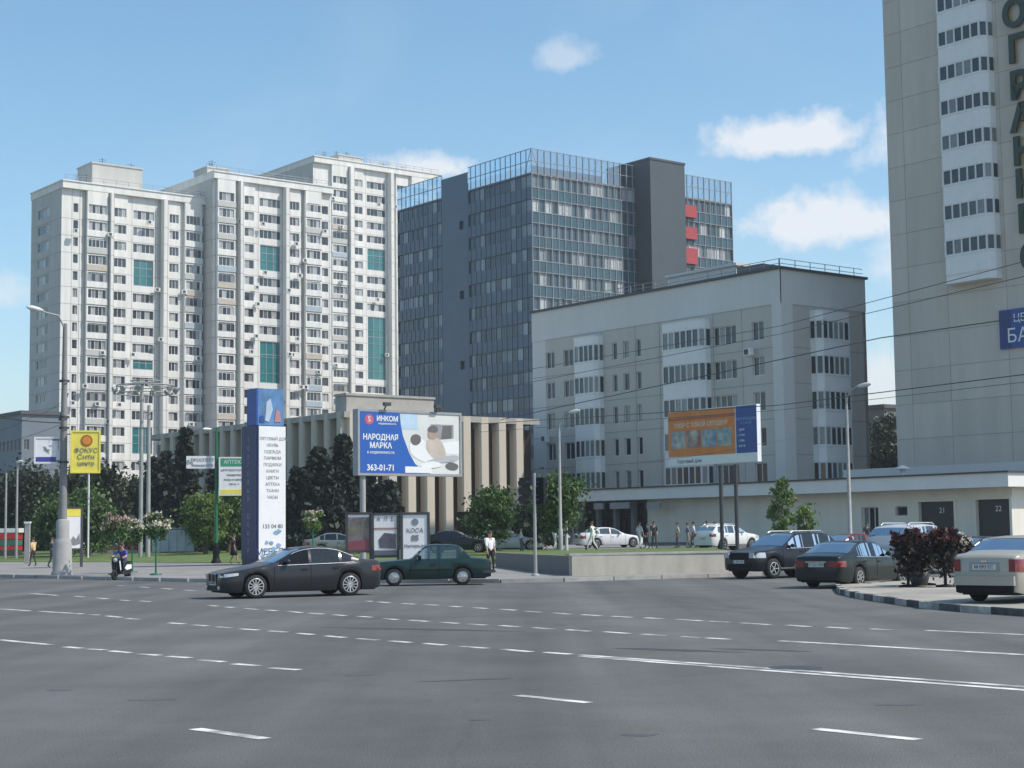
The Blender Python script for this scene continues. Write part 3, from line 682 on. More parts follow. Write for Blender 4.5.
# ------------------------------------------------------------------ grey mid rise block
m0 = at(780, 269, 138); mc = (m0.x, m0.y); Hm = m0.z-.8
mid = empty('apartment_building', 'grey panel block with white balcony bays, behind the orange billboard', 'building', (mc[0],mc[1],.8), ROT)
mW = along(mc,U,869); mL = along(mc,V,533)
fm = 3.03; zt = Hm-4.15     # top of highest window row
rows = [zt-1.65-fm*i for i in range(6)]
wm = MB(); wl = []; ls = lambda p: along(mc, V, p); rs = lambda p: along(mc, U, p)
def opsL(p0, p1, n, zo=0.0, h=1.65, skip=0):
    a, c = sorted((ls(p0), ls(p1))); r = []
    for i, z in enumerate(rows):
        r.append((a, c, z+zo, z+zo+h)); wl.append(('L', a, c, z+zo, z+zo+h, -.22, n, 'dark_glass', 'frame_white'))
    return r
za = Hm-2.9
wallseg(wm, 'L', 0, ls(546), 0, za, 0, opsL(766,754,2)+opsL(738,715,4)+opsL(642,637,1)+opsL(630,624,1)+opsL(618,613,1)+opsL(578,564,3)+opsL(555,546.5,2), 0)
wallseg(wm, 'L', ls(546), mL, 0, za, 0, [], 1)
wallseg(wm, 'L', 0, mL, za, Hm, 0.06, [], 1)
wallseg(wm, 'R', 0, mW, 0, za, 0, [], 0); wallseg(wm, 'R', 0, mW, za, Hm, 0.06, [], 1)
# chamfered pale corner strip
wm.box(-.1,1.3,-.1,.05,0,za,1); wm.box(-.1,.05,.05,1.0,0,za,1)
wm.box(.4, mW-.4, .4, mL-.4, 0, Hm-.1, 0); wm.box(mW-.4, mW, 0, mL-1, 0, Hm-.05, 0)
wm.build('wall', [M['grey_panel'], M['pale_panel']], mid)
b = MB(); b.box(-.25, mW+.2, -.25, mL+.2, Hm, Hm+.22); b.build('roof', M['dark_steel'], mid)
windows(mid, wl, 96)
b = MB()
for z in [rows[i]-.75 for i in range(6)]:
    b.box(-.012, 0.0, 1.0, mL, z-.03, z+.03); b.box(1.3, mW, -.012, 0.0, z-.03, z+.03)
for s in (4.6, 8.1, 15.0, 18.3, 23.0): b.box(-.012,0.0,s-.025,s+.025,0,za)
b.build('panel_joints', M['joint'], mid)
def bay(face, a, c, n, rws, dp, parent, glass='dark_glass', cap=True):
    w = c-a
    for z in rws:
        o = put('balcony', balcony_mesh(w, dp, 1.28, 'w', M['balcony_white']), parent, face, a, c, z-1.32, 0)
        q = link('window', bay_glass_mesh(w, dp, 1.69, n, glass), o, (0,0,1.34))
    if cap: put('balcony_cap', balcony_mesh(w, dp, .75, 'c', M['balcony_white']), parent, face, a, c, rws[0]+1.71, 0)
bay('L', ls(712), ls(668), 6, rows, 1.0, mid); bay('L', ls(604), ls(579), 4, rows, .9, mid); bay('R', rs(813), rs(847), 5, rows, 1.0, mid)
# raised rear part of the roof
b = MB(); b.box(4.5, 10, 9.5, 18.5, Hm+.2, Hm+2.0); b.box(4.3,10.2,9.3,18.7,Hm+2.0,Hm+2.25); b.build('roof_house', M['pale_panel'], mid)
b = MB(); b.box(4.2,8.5,6.0,9.1,Hm+.2,Hm+1.7); b.build('roof_house', M['dark_concrete'], mid)
b = MB()
for k in range(18): b.bar((.2,k*1.7+.3,Hm+.2),(.2,k*1.7+.3,Hm+.95),.05)
for k in range(6): b.bar((k*1.9+.2,.2,Hm+.2),(k*1.9+.2,.2,Hm+.95),.05)
for z in (.55,.95): b.bar((.2,.2,Hm+z),(.2,30,Hm+z),.045); b.bar((.2,.2,Hm+z),(mW,.2,Hm+z),.045)
b.build('roof_railing', M['frame_grey'], mid)
for (s, z) in ((ls(759),rows[0]-1.3),(ls(728),rows[2]-1.2),(ls(552),rows[2]-1.2)): ac_unit(mid, 'L', s, z, .0+.42)

# ------------------------------------------------------------------ pale podium with flat canopy roof
k0 = at(1008, 480, 115); kc = (k0.x, k0.y); zb = .55
pod = empty('podium_building', 'long cream ground floor building under a flat pale canopy roof', 'building', (kc[0],kc[1],zb), ROT)
mat('cream_wall', (0.79,0.74,0.63), .85, .08, .6, stretch=(1,1,.3)); mat('fascia', (0.78,0.76,0.71), .8, .06, .5)
pL = along(kc, V, 556); ks = lambda p: along(kc, V, p); zf = at(1008,487,115).z-zb; zg = at(1008,473,115).z-zb
b = MB(); b.box(-1.4, 16, -1.0, pL, zf, zg); b.build('roof', M['fascia'], pod)
b = MB(); b.box(-1.55, 16.1, -1.15, pL+.1, zg, zg+.12); b.build('roof_edge', M['dark_steel'], pod)
w2 = MB()
d1, d2, d3 = (ks(1006),ks(970)), (ks(948),ks(913)), (ks(872),ks(855)); ww = ls
ops = [(d1[0]+.2,d1[1],-.2,3.25),(d2[0],d2[1],-.2,3.2),(d3[0],d3[1],.7,2.9),(ks(901),ks(889),2.2,2.9)]
wallseg(w2, 'L', 0, ks(642), -.3, zf, -.4, ops, 0, .35); wallseg(w2, 'R', -.0+.4, 16, -.3, zf, 0, [], 0)
w2.build('wall', M['cream_wall'], pod)
for gi, (a, c, z0, z1) in enumerate(ops[:2]):
    bb = MB(); bb.box(-.15,c-a+.15,-.1,0,z1-z0-.02,z1-z0+.22); bb.box(-.2,0,-.1,0,0,z1-z0); bb.box(c-a,c-a+.2,-.1,0,0,z1-z0)
    dd = MB(); dd.box(0,c-a,-.05,.05,0,z1-z0)
    for t in range(1,6): dd.box(.0,c-a,-.065,-.05,(z1-z0)*t/6-.02,(z1-z0)*t/6+.02)
    o = put('garage_door', dd.mesh('garage_door', mat('door_dark', (.03,.035,.032), .6)), pod, 'L', a, c, z0, -.7)
    link('door_frame', bb.mesh('door_frame', M['cream_wall']), o, (0,-.3,0))
    text_part('door_number', ('22','21')[gi], .55, M['white_board'], o, ((c-a)*.6,-.075,(z1-z0)*.8))
put('window', win_mesh(d3[1]-d3[0], 2.2, 3, 'dark_glass', 'frame_white'), pod, 'L', d3[0], d3[1], .7, -.75)
put('window', win_mesh(ks(889)-ks(901), .7, 1, 'dark_glass', 'frame_grey'), pod, 'L', ks(901), ks(889), 2.2, -.75)
# dark shop front on the left part
n = 9; a0, a1 = ks(642), pL-.5
for k in range(n):
    a, c = a0+(a1-a0)*k/n, a0+(a1-a0)*(k+1)/n
    put('shop_window', win_mesh(c-a-.06, zf-.2, 2, 'shop_glass', 'dark_steel', .09, True), pod, 'L', a, c-.06, 0, -2.2)
for k in range(5):
    a = a0+.8+k*(a1-a0-2)/4; b = MB(); b.box(-.5,-.1,a,a+.4,-.3,zf); b.build('column', M['dark_concrete'], pod)
for (px0, px1, zz) in ((637,618,3.3),(611,602,3.3),(655,668,3.2)):
    a, c = sorted((ks(px0), ks(px1))); b = MB(); b.box(-1.2,-1.0,a,c,zz,zz+.55); b.build('shop_sign', M['frame_grey'], pod)
b = MB(); b.box(2.4, 15, .3, pL-1, -.3, zf); b.build('rear_wall', M['dark_concrete'], pod)
b = MB(); b.box(7.2, 7.5, -1, 21, zg+.1, zg+1.1); b.build('roof_parapet', M['pale_panel'], pod)
o = MB(); o.lathe([(0,.9),(.5,.75),(.55,.6),(.2,.6),(.2,0)], (2.0,ks(884),zg+.1), 12); o.build('roof_vent', M['white_board'], pod)

# ------------------------------------------------------------------ right hand tower
tcn = (41.9,120.7); Ht = 50.0
tow = empty('apartment_tower', 'tall grey panel tower with stacked white balconies and a vertical green sign', 'building', (tcn[0],tcn[1],.6), ROT)
tL = along(tcn, V, 896.5); ts = lambda p: along(tcn, V, p)
b = MB(); b.box(0.02, 22, 0.02, tL-.02, 0, Ht, 1)
ta0, tb0 = ts(1008.5), ts(956); cuts = [0, 1.2, ta0-.35, tb0+.3, (tb0+tL)/2+1.2, tL]
for i, z in enumerate(frange(0, Ht-.4, 2.8)):
    for a, c in zip(cuts, cuts[1:]): b.box(-.012, .03, a+.018, c-.018, z+.018, min(z+2.782, Ht), 0)
b.build('wall', [M['tower_panel'], M['joint']], tow)
b = MB(); b.box(-.3, 22.3, -.3, tL+.3, Ht, Ht+.6); b.build('roof', M['roof_felt'], tow)
ft = 2.8; zlow = at(976, 280, 128).z-.6+1.90
trow = [zlow+ft*i for i in range(22) if zlow+ft*i < Ht-4][::-1]
ta, tb2 = ts(1008.5), ts(956)
for z in trow: 
    o = put('balcony', balcony_mesh(tb2-ta, 1.15, 1.45, 't', M['balcony_white']), tow, 'L', ta, tb2, z-1.42, 0)
    link('window', bay_glass_mesh(tb2-ta, 1.15, 1.29, 5, 'dark_glass'), o, (0,0,1.51))
# vertical sign of green letters on the facade
put('balcony_cap', balcony_mesh(tb2-ta, 1.12, .62, 'tc', M['balcony_white']), tow, 'L', ta, tb2, trow[-1]-2.12, 0)
mat('sign_green', (0.008,0.042,0.028), .5); mat('sign_gold', (0.5,0.3,0.05), .5)
sgn = empty('vertical_sign', 'vertical row of dark green letters with gold rims on the tower wall', 'sign', (0,0,0), ROT)
sgn.location = (tow.location.x, tow.location.y, 0)
for i, (ch, py) in enumerate((('О',-14),('О',22),('Г',57),('Р',93),('А',125),('Н',158),('Н',190),('П',225),('О',263))):
    px = 1030+ (py-22)*0.035; s = ts(px+4); z = at(px, py, tcn[1]+5).z; q = text_part('sign_letter', ch, 2.85, M['sign_green'], sgn, (-.35, s, z), (math.pi/2,0,-math.pi/2), extr=.12, bold=.10)
    text_part('letter_rim', ch, 2.85, M['sign_gold'], q, (.06,.05,-.14), (0,0,0), extr=.01, bold=.12)
bs = empty('blue_sign', 'blue signboard with white lettering low on the tower wall', 'sign', (tow.location.x, tow.location.y, 0), ROT)
sa, sb = ts(1062), ts(1005); za, zb_ = at(1010,348,125).z, at(1010,309,125).z
b = MB(); b.box(-.22,-.01,sa,sb,za,zb_); b.build('board', M['blue_board'], bs)
b = MB(); b.box(-.232,-.22,ts(1017),sb-.06,za+.1,zb_-.1); b.build('board_stripe', mat('blue_dark', (.01,.035,.17), .5), bs)
text_part('lettering', 'ЦЕНТР', .85, M['white_board'], bs, (-.235, ts(1035.5), zb_-.75), (math.pi/2,0,-math.pi/2))
text_part('lettering', 'БАНК', 1.5, M['white_board'], bs, (-.235, ts(1035.5), za+.9), (math.pi/2,0,-math.pi/2))
# ------------------------------------------------------------------ trees
def leaves(mb, c, n, spread, size, rnd, flat=0.0):
    for _ in range(n):
        p = Vector(c)+Vector((rnd.gauss(0,spread[0]),rnd.gauss(0,spread[1]),rnd.gauss(0,spread[2])))
        a = Vector((rnd.uniform(-1,1),rnd.uniform(-1,1),rnd.uniform(-.6,.6)-flat)).normalized(); q = a.orthogonal(); q.rotate(Matrix.Rotation(rnd.uniform(0,6.3),3,a)); r = a.cross(q)
        s = size*rnd.uniform(.6,1.3); q *= s; r *= s*.6
        mb.v += [tuple(p-q), tuple(p+r*.9), tuple(p+q), tuple(p-r*.9)]; k = len(mb.v)
        mb.f.append([k-4,k-3,k-2,k-1]); mb.m.append(0); mb.sm.append(False)
def trunk_mesh(h, r, limbs, rnd, m):
    b = MB(); b.tube([(0,0,-.2),(r*.3,0,h*.4),(-r*.3,r*.4,h)], [r*1.25,r*.9,r*.35], 9)
    for (p, z0) in limbs:
        p = Vector(p); s = Vector((0,0,z0)); b.tube([s, s.lerp(p,.5)+Vector((0,0,.25)), p], [r*.45,r*.28,r*.1], 6)
    return b.mesh('trunk', M[m])
def tree(name, label, x, y, h, rad, crown0, n, size, m, seed, group='trees in the little park', bark='trunk_bark', tr=.16, squash=1.0, top=None, gap=0.0):
    rnd = random.Random(seed); e = empty(name, label, 'tree', (x, y, gz(x,y)+.1), rnd.uniform(0,6), group)
    cl = []; hc = h-crown0
    for k in range(26):
        t = rnd.random(); z = crown0+hc*(.08+.84*t); w = rad*math.sin(math.pi*(.12+.80*t))**.7 if top is None else rad*(1-t)**top
        a = rnd.uniform(0,6.3); rr = w*math.sqrt(rnd.random())*.95; cl.append((rr*math.cos(a), rr*math.sin(a), z, .16*rad*rnd.uniform(.75,1.5)))
    b = MB()
    for c in cl: leaves(b, c[:3], n//26, (c[3]*1.25,c[3]*1.25,c[3]*squash), size, rnd)
    link('trunk', trunk_mesh(h*.9, tr, [(c[:3], max(crown0*.7, c[2]*.62)) for c in cl[::3]], rnd, bark), e)
    b.build('crown', M[m], e, fix=False); return e
def spruce(label, x, y, h, rad, n, seed, z0=.4, group='spruces in front of the hall'):
    rnd = random.Random(seed); e = empty('spruce_tree', label, 'tree', (x, y, gz(x,y)+.1), rnd.uniform(0,6), group)
    b = MB(); lay = int(h/.55)
    for i in range(lay):
        t = i/lay; z = z0+(h-z0)*t; R_ = rad*(1-t)**.85*rnd.uniform(.68,1.18)+.12; k = max(5, int(11*(1-t))+3); ph = rnd.uniform(0,6)
        for j in range(k):
            a = ph+6.283*j/k+rnd.uniform(-.2,.2); L_ = R_*rnd.uniform(.75,1.1)
            for q in range(max(3, int(n/(lay*k)))):
                u = rnd.random()**.7; p = (math.cos(a)*L_*u, math.sin(a)*L_*u, z+.22*(1-u)*rad*.3-.28*u*L_*.5)
                leaves(b, p, 1, (.13,.13,.09), .22, rnd, .5)
    link('trunk', trunk_mesh(h*.97, .17, [], rnd, 'trunk_bark'), e); b.build('crown', M['leaf_spruce'], e, fix=False); return e
def X(px, Y): return (px-CX)/FPX*Y
# left dark belt
for i, (px, Y, h, rad, c0, m, lb) in enumerate((
    (-30,165,8.5,4.5,.8,'leaf_dark','dark broadleaf tree cut by the left edge of the photo'),
    (12,160,7.2,4.0,.6,'leaf_dark','low dark tree behind the two thin masts at the far left'),
    (48,158,7.6,3.8,.6,'leaf_dark','dark tree just left of the big concrete lamp post'),
    (97,140,7.0,3.1,.9,'leaf_dark','round dark tree right of the yellow sign'),
    (88,126,4.9,2.0,.6,'leaf_mid','small mid green tree behind the white and yellow poster'),
    (135,150,6.6,3.4,.5,'leaf_dark','dark broad tree behind the twin floodlight masts'),
    (64,128,4.6,1.9,.5,'leaf_mid','low green bushy tree behind the base of the concrete lamp post'),
    (205,122,4.4,1.5,1.0,'leaf_light','small light green tree left of the green lamp post'),
    (228,126,4.9,1.6,.6,'leaf_mid','small tree between the green lamp post and the pylon'),
    (-80,150,9,5,.8,'leaf_dark','tall dark tree outside the left edge'))):
    tree('broadleaf_tree', lb, X(px,Y), Y, h, rad, c0, 8000, .19 if m=='leaf_dark' else .13, m, 20+i)
for i, (px, Y, h, rad, lb) in enumerate(((184,132,10.2,2.0,'tallest spruce, directly left of the white street name sign'),(165,138,8.6,1.9,'spruce right of the twin floodlight masts'),
    (152,146,8.4,2.0,'spruce half hidden behind the twin floodlight masts'),(296,127,6.6,2.6,'dark spruce right of the advertising pylon'),(318,124,8.0,2.9,'dark spruce left of the big blue billboard'),
    (342,126,9.0,3.1,'tall dark spruce at the left edge of the blue billboard'),(366,127,7.0,2.5,'spruce behind the pole of the blue billboard'),(330,116,4.8,2.2,'short spruce in front of the dark row left of the billboard'),
    (388,124,5.4,1.9,'spruce under the blue billboard, behind the posters'),(240,134,6.5,1.7,'spruce behind the advertising pylon'),(214,138,7.4,1.8,'dark spruce behind the green lamp post'))):
    spruce(lb, X(px,Y), Y, h, rad, 4200, 60+i)
tree('broadleaf_tree', 'bright green round tree in front of the stone fins', X(491,101), 101, 4.1, 1.35, .9, 4600, .11, 'leaf_mid', 101)
tree('broadleaf_tree', 'loose green tree with a pale trunk beside the grey lamp post', X(564,99), 99, 4.8, 1.65, 1.3, 4000, .11, 'leaf_mid', 102, bark='white_trunk', tr=.10)
tree('broadleaf_tree', 'dark tree behind the traffic light, left of the loose green tree', X(537,112), 112, 3.4, 1.5, .4, 2600, .2, 'leaf_dark', 103)
tree('broadleaf_tree', 'dark shrubby tree at the end of the stone finned hall', X(516,118), 118, 3.2, 1.4, .3, 2200, .2, 'leaf_dark', 104)
tree('poplar_tree', 'slender light green poplar in front of the cream wall', X(780,100), 100, 4.6, .72, .7, 1900, .10, 'leaf_light', 105, tr=.07)
tree('young_tree', 'tiny thin light green tree right of the slender poplar', X(803,101), 101, 2.9, .7, 1.2, 420, .11, 'leaf_light', 106, tr=.03)
tree('broadleaf_tree', 'tall dark tree in the gap between the grey block and the tower', X(884,170), 170, 13.2, 2.6, 1, 9000, .2, 'leaf_dark', 107)
tree('broadleaf_tree', 'lower dark tree in the gap beside the tower', X(889,160), 160, 9.0, 1.9, .6, 6000, .2, 'leaf_dark', 108)
# ------------------------------------------------------------------ flower stands
def flower_stand(label, x, y, z, h, rad, fl, fol, seed, group):
    rnd = random.Random(seed); e = empty('flower_stand', label, 'flower stand', (x,y,z), 0, group)
    b = MB(); b.tube([(0,0,0),(0,0,h-rad)], .045, 8); b.lathe([(.28,0),(.28,.05),(.05,.08)], (0,0,0), 14)
    for k in range(6):
        a = k*math.pi/3; b.tube([(0,0,h-rad*1.7),(math.cos(a)*rad*.6,math.sin(a)*rad*.6,h-rad*1.2),(math.cos(a)*rad*.7,math.sin(a)*rad*.7,h-rad*.9)], .018, 5)
    b.build('stand', M['green_paint'] if fol != 'leaf_purple' else M['black'], e)
    f = MB(); g = MB()
    for k in range(16):
        a = rnd.uniform(0,6.3); r = rad*math.sqrt(rnd.random())*.8; c = (r*math.cos(a), r*math.sin(a), h-rad*.75+rnd.uniform(-.35,.55)*rad)
        leaves(g, c, 30, (rad*.2,rad*.2,rad*.16), .07, rnd); leaves(f, (c[0]*1.15,c[1]*1.15,c[2]+rad*.16), 26, (rad*.17,rad*.17,rad*.10), .055, rnd)
    for k in range(12):
        a = rnd.uniform(0,6.3); leaves(g, (rad*.55*math.cos(a), rad*.55*math.sin(a), h-rad*1.45+rnd.uniform(-.2,.2)*rad), 22, (rad*.16,rad*.16,rad*.2), .07, rnd)
    if fol == 'leaf_purple':
        for k in range(14):
            a = rnd.uniform(0,6.3); r = rnd.uniform(.1,.8)*rad; leaves(g, (r*math.cos(a), r*math.sin(a), rnd.uniform(.45,h-rad*1.3)), 34, (.11,.11,.13), .065, rnd)
        for k in range(5):
            a = rnd.uniform(0,6.3); r = rnd.uniform(.5,.9)*rad; leaves(f, (r*math.cos(a), r*math.sin(a), rnd.uniform(.6,h-rad)), 7, (.06,.06,.06), .05, rnd)
    g.build('foliage', M[fol], e, fix=False); tag(f.build('flowers', M[fl], e, fix=False), kind='stuff'); return e
FG = 'flower stands along the pavement'
flower_stand('flower stand with pink blossom behind the scooter rider', X(114,76), 76, .15, 2.75, .72, 'petal_pink', 'leaf_mid', 1, FG)
flower_stand('flower stand with pale blossom on a tall thin post right of the scooter', X(155.7,75), 75, .14, 2.75, .62, 'petal_white', 'leaf_mid', 2, FG)
flower_stand('flower stand with cream blossom standing behind the pink one', X(132,80), 80, .17, 2.5, .6, 'petal_white', 'leaf_mid', 3, FG)
flower_stand('flower stand with yellowish blossom above the roof of the graphite saloon', X(312,88), 88, .25, 2.85, .5, 'petal_white', 'leaf_light', 4, FG)
FG2 = 'dark flower stands on the traffic island'
for (px, Y, h, r, fl, lb) in ((903,47.6,1.62,.42,'petal_red','leftmost dark red flower stand on the traffic island'),(921,48.8,1.5,.36,'petal_pink','middle flower stand with a few pink blooms on the traffic island'),
                                (940,47.2,1.64,.42,'petal_red','dark flower stand nearest the beige saloon'),(957,48.6,1.48,.30,'petal_white','flower stand with white blooms beside the beige saloon')):
    flower_stand(lb, X(px,Y), Y, .135, h, r, fl, 'leaf_purple', int(px), FG2)
    # low basket planted halfway down the same kind of stand
for (px, Y, lb, m2) in ((914,48.2,'squat grey planter of dark leaves between the dark flower stands','leaf_purple'),):
    rnd = random.Random(px); e = empty('flower_planter', lb, 'planter', (X(px,Y),Y,.135), 0)
    b = MB(); b.lathe([(0,0.02),(.22,.02),(.34,.42),(.30,.42),(.24,.3)], (0,0,0), 18); b.build('pot', M['dark_steel'], e)
    g = MB()
    for k in range(12): leaves(g, (rnd.uniform(-.3,.3),rnd.uniform(-.3,.3),.45+rnd.random()*.55), 32, (.12,.12,.13), .07, rnd)
    g.build('foliage', M[m2], e, fix=False)
b = MB(); rnd = random.Random(4)
x0, Yb = X(82,132), 132
fb = empty('flower_bed', 'low red flower bed on the lawn right of the white and yellow poster', 'flower bed', (x0,Yb,gz(x0,Yb)+.15)); 
b.box(0,4.4,0,1.6,0,.35); b.build('border', M['kerb_stone'], fb); g = MB()
for k in range(30): leaves(g, (rnd.uniform(.2,4.2),rnd.uniform(.1,1.5),.45), 30, (.2,.2,.1), .09, rnd)
g.build('flowers', mat('bed_red', (.42,.07,.05), .8, .3, 2, island=.5), fb, fix=False)

# ------------------------------------------------------------------ cars
def lerp_tab(tab, x): return interp(tab, x)
def wheel_meshes(r, w, spokes, hub=False):
    k = ('wheel', r, w, spokes, hub)
    if k in WM: return WM[k]
    t = MB(); ri = r*(.70 if spokes > 8 else .62)
    t.lathe([(ri,-w*.5),(r*.93,-w*.5),(r,-w*.36),(r,w*.36),(r*.93,w*.5),(ri,w*.5),(ri*.96,w*.3),(ri*.96,-w*.3),(ri,-w*.5)], n=28, axis='y')
    m = MB()
    m.lathe([(0,-w*.12),(ri*.9,-w*.12),(ri*.96,-w*.42),(ri*1.02,-w*.5),(ri*1.02,-w*.46),(ri*.99,w*.4)], n=28, axis='y', m=1)
    if hub: m.lathe([(0,-w*.52),(ri*.35,-w*.50),(ri*.8,-w*.40),(ri*.97,-w*.34)], n=28, axis='y', m=0)
    m.lathe([(ri*.90,-w*.5),(ri*1.0,-w*.515),(ri*1.04,-w*.47)], n=28, axis='y', m=0)
    m.lathe([(0,-w*.46),(ri*.2,-w*.46),(ri*.24,-w*.3)], n=14, axis='y', m=0)
    for i in range(spokes):
        a = 2*math.pi*i/spokes; d = Vector((math.cos(a),0,math.sin(a))); 
        m.bar(d*ri*.14+Vector((0,-w*.40,0)), d*ri*.97+Vector((0,-w*.44,0)), ri*(.16 if spokes > 8 else .30), w*.12, 0)
    WM[k] = (t.mesh('wheel', M['rubber']), m.mesh('rim', [M['alloy'], M['black']])); return WM[k]
def car(name, label, cat, x, y, az, s, paint, z=0.0, glass='car_glass', group=None):
    L_, wd = s['L'], s['W']/2; bot = s.get('bot', .2); top, belt, hwf = s['top'], s['belt'], s['hw']; r = s['r']
    wx = (s['fo'], s['fo']+s['wb']); tum = s.get('tum', .30)
    e = empty(name, label, cat, (x, y, z), R(90-az), group)
    wins, ws, rw = s['wins'], s['ws'], s['rw']
    st = set(frange(0, L_, .11)+[.03,.07,L_-.03,L_-.07])
    for a, c in wins+[ws, rw]: st |= {a, c}
    for q in wx:
        for k in range(13): st.add(round(q+(r+.055)*math.cos(math.pi*k/12),4))
    st = sorted(v for v in st if 0 <= v <= L_); keep = set(q for a, c in wins+[ws, rw] for q in (a, c)); xs = [st[0]]
    for v in st[1:]:
        if v-xs[-1] < .018:
            if v in keep: xs[-1] = v
            continue
        xs.append(v)
    def ring(xf):
        hw = wd*interp(hwf, xf); t = interp(top, xf); bl = min(interp(belt, xf), t-.02); bz = bot+interp(s.get('lift', [(0,.04),(.3,0),(L_-.3,0),(L_,.06)]), xf)
        for q in wx:
            dd = (r+.055)**2-(xf-q)**2
            if dd > 0: bz = max(bz, r+math.sqrt(dd))
        bz = min(bz, bl-.08); g = min(1.0, (t-bl)/.22); h = bl-bz
        ye = hw*.955-(t-bl)*tum
        yb = lambda zz: hw*.955-(zz-bl)*tum
        z5, z6 = bl+.035*g+.004, t-.055*g-.003
        return [(hw*.93,bz),(hw*.985,bz+.16*h),(hw,bz+.52*h),(hw*.992,bz+.82*h),(hw*.955,bl),(yb(z5),z5),(yb(z6),z6),(ye*.955,t-.012*g),(ye*.62,t+.012),(0,t+.02)]
    rings = [ring(v) for v in xs]; n = len(rings[0]); body = MB(); gl = {}
    P = lambda i, j, sd: (L_/2-xs[i], sd*rings[i][j][0], rings[i][j][1])
    vs = [P(i,j,1) for i in range(len(xs)) for j in range(n)]+[P(i,j,-1) for i in range(len(xs)) for j in range(n)]
    off = len(xs)*n; fb = []
    for sd in (0, 1):
        o = off*sd
        for i in range(len(xs)-1):
            mid_ = (xs[i]+xs[i+1])/2
            for j in range(n-1):
                f = (o+i*n+j, o+(i+1)*n+j, o+(i+1)*n+j+1, o+i*n+j+1); key = None
                if j == 5:
                    for wi, (a, c) in enumerate(wins):
                        if a < mid_ < c: key = ('side_window', sd, wi)
                if j in (7, 8):
                    if ws[0] < mid_ < ws[1]: key = ('windscreen', 0, 0)
                    elif rw[0] < mid_ < rw[1]: key = ('rear_window', 0, 0)
                if key: gl.setdefault(key, []).append([vs[k] for k in f])
                else: fb.append(f)
        k = (0 if not sd else off)
    for i in (0, len(xs)-1): fb.append([i*n+j for j in range(n)]+[off+i*n+j for j in range(n-2,-1,-1)])
    body.add(vs, fb, 0, True)
    me = body.mesh('body', paint); bm = bmesh.new(); bm.from_mesh(me); bmesh.ops.remove_doubles(bm, verts=bm.verts, dist=.0005); bmesh.ops.recalc_face_normals(bm, faces=bm.faces); bm.to_mesh(me); bm.free()
    me.set_sharp_from_angle(angle=R(38)); bo = link('body', me, e)
    for (nm, sd, wi), qs in gl.items():
        if nm == 'side_window' and (wi, sd) in s.get('open', ()): continue
        g = MB()
        for q in qs: g.add(q, [(0,1,2,3)], 0, True)
        g.build(nm, M[s.get('wglass', {}).get((nm, wi), glass)], e)
    def side_y(xf, zz):
        rg = ring(xf)
        for (y0, z0), (y1, z1) in zip(rg, rg[1:]):
            if z0 <= zz <= z1+1e-6: return y0+(y1-y0)*(zz-z0)/max(1e-6, z1-z0)
        return rg[0][0]
    def side_patch(nm, x0, x1, z0, z1, m, off=.008, both=True, cap=0, skew=0.0):
        """a panel following the flank; cap = extent of a wrap round the front/rear face"""
        for sd in ((1, -1) if both else (1,)):
            b = MB(); k = 6; pts = []
            for i in range(k+1):
                xf = x0+(x1-x0)*i/k; zz0, zz1 = z0+skew*i/k, z1+skew*i/k*.6
                pts.append([(L_/2-xf, sd*(side_y(xf, zz0+(zz1-zz0)*j/3)+off), zz0+(zz1-zz0)*j/3) for j in range(4)])
            for i in range(k):
                for j in range(3): b.add([pts[i][j],pts[i+1][j],pts[i+1][j+1],pts[i][j+1]], [(0,1,2,3)], 0, True)
            if cap:
                xe = x0 if x0 < L_/2 else x1; ii = 0 if x0 < L_/2 else k; fx = (L_/2+.012) if x0 < L_/2 else -(L_/2+.012)
                y1 = abs(pts[ii][0][1]); a = [(fx, sd*(y1-cap), z0), (fx, sd*(y1-.01), z0), (fx, sd*(y1-.01), z1), (fx, sd*(y1-cap), z1)]
                b.quad(*a); b.quad(a[1], pts[ii][0], pts[ii][3], a[2])
                zi = fx*.97; b.quad(a[0],a[3],(zi,a[3][1],z1),(zi,a[0][1],z0)); b.quad(a[3],a[2],(zi,a[2][1],z1),(zi,a[3][1],z1)); b.quad(a[0],a[1],(zi,a[1][1],z0),(zi,a[0][1],z0))
            b.build(nm, m, e, fix=False)
    # door seams, handles, mirrors, trims
    for xf in s['doors']:
        for sd in (1,-1):
            b = MB(); z0, z1 = bot+.09, interp(belt, xf); q = [(L_/2-xf, sd*(side_y(xf, z0+(z1-z0)*k/5)+.002), z0+(z1-z0)*k/5) for k in range(6)]
            b.tube(q, .008, 4); b.build('door_seam', M['black'], e)
    for xf in s['handles']:
        for sd in (1,-1):
            zz = interp(belt, xf)-.12; b = MB(); b.box(L_/2-xf-.1, L_/2-xf+.1, min(sd*(side_y(xf,zz)-.005),sd*(side_y(xf,zz)+.035)), max(sd*(side_y(xf,zz)-.005),sd*(side_y(xf,zz)+.035)), zz-.016, zz+.016)
            b.build('door_handle', s.get('hm', paint), e)
    for sd in (1,-1):
        xf = s['mirror']; zz = interp(belt, xf)+.07; b = MB(); y0 = side_y(xf, zz)
        b.lathe([(0,-.055),(.07,-.05),(.085,0),(.06,.06),(0,.075)], (0,0,0), 12); q = [( (v[2]), v[1]*1.25, v[0]*.85) for v in b.v]
        c = MB(); c.v = [(L_/2-xf+v[0], sd*(y0+.11)+v[1], zz+.05+v[2]) for v in q]; c.f, c.m, c.sm = b.f, b.m, b.sm
        c.bar((L_/2-xf, sd*(y0-.02), zz), (L_/2-xf, sd*(y0+.1), zz+.03), .03); c.build('wing_mirror', paint if not s.get('black_mirror') else M['black'], e)
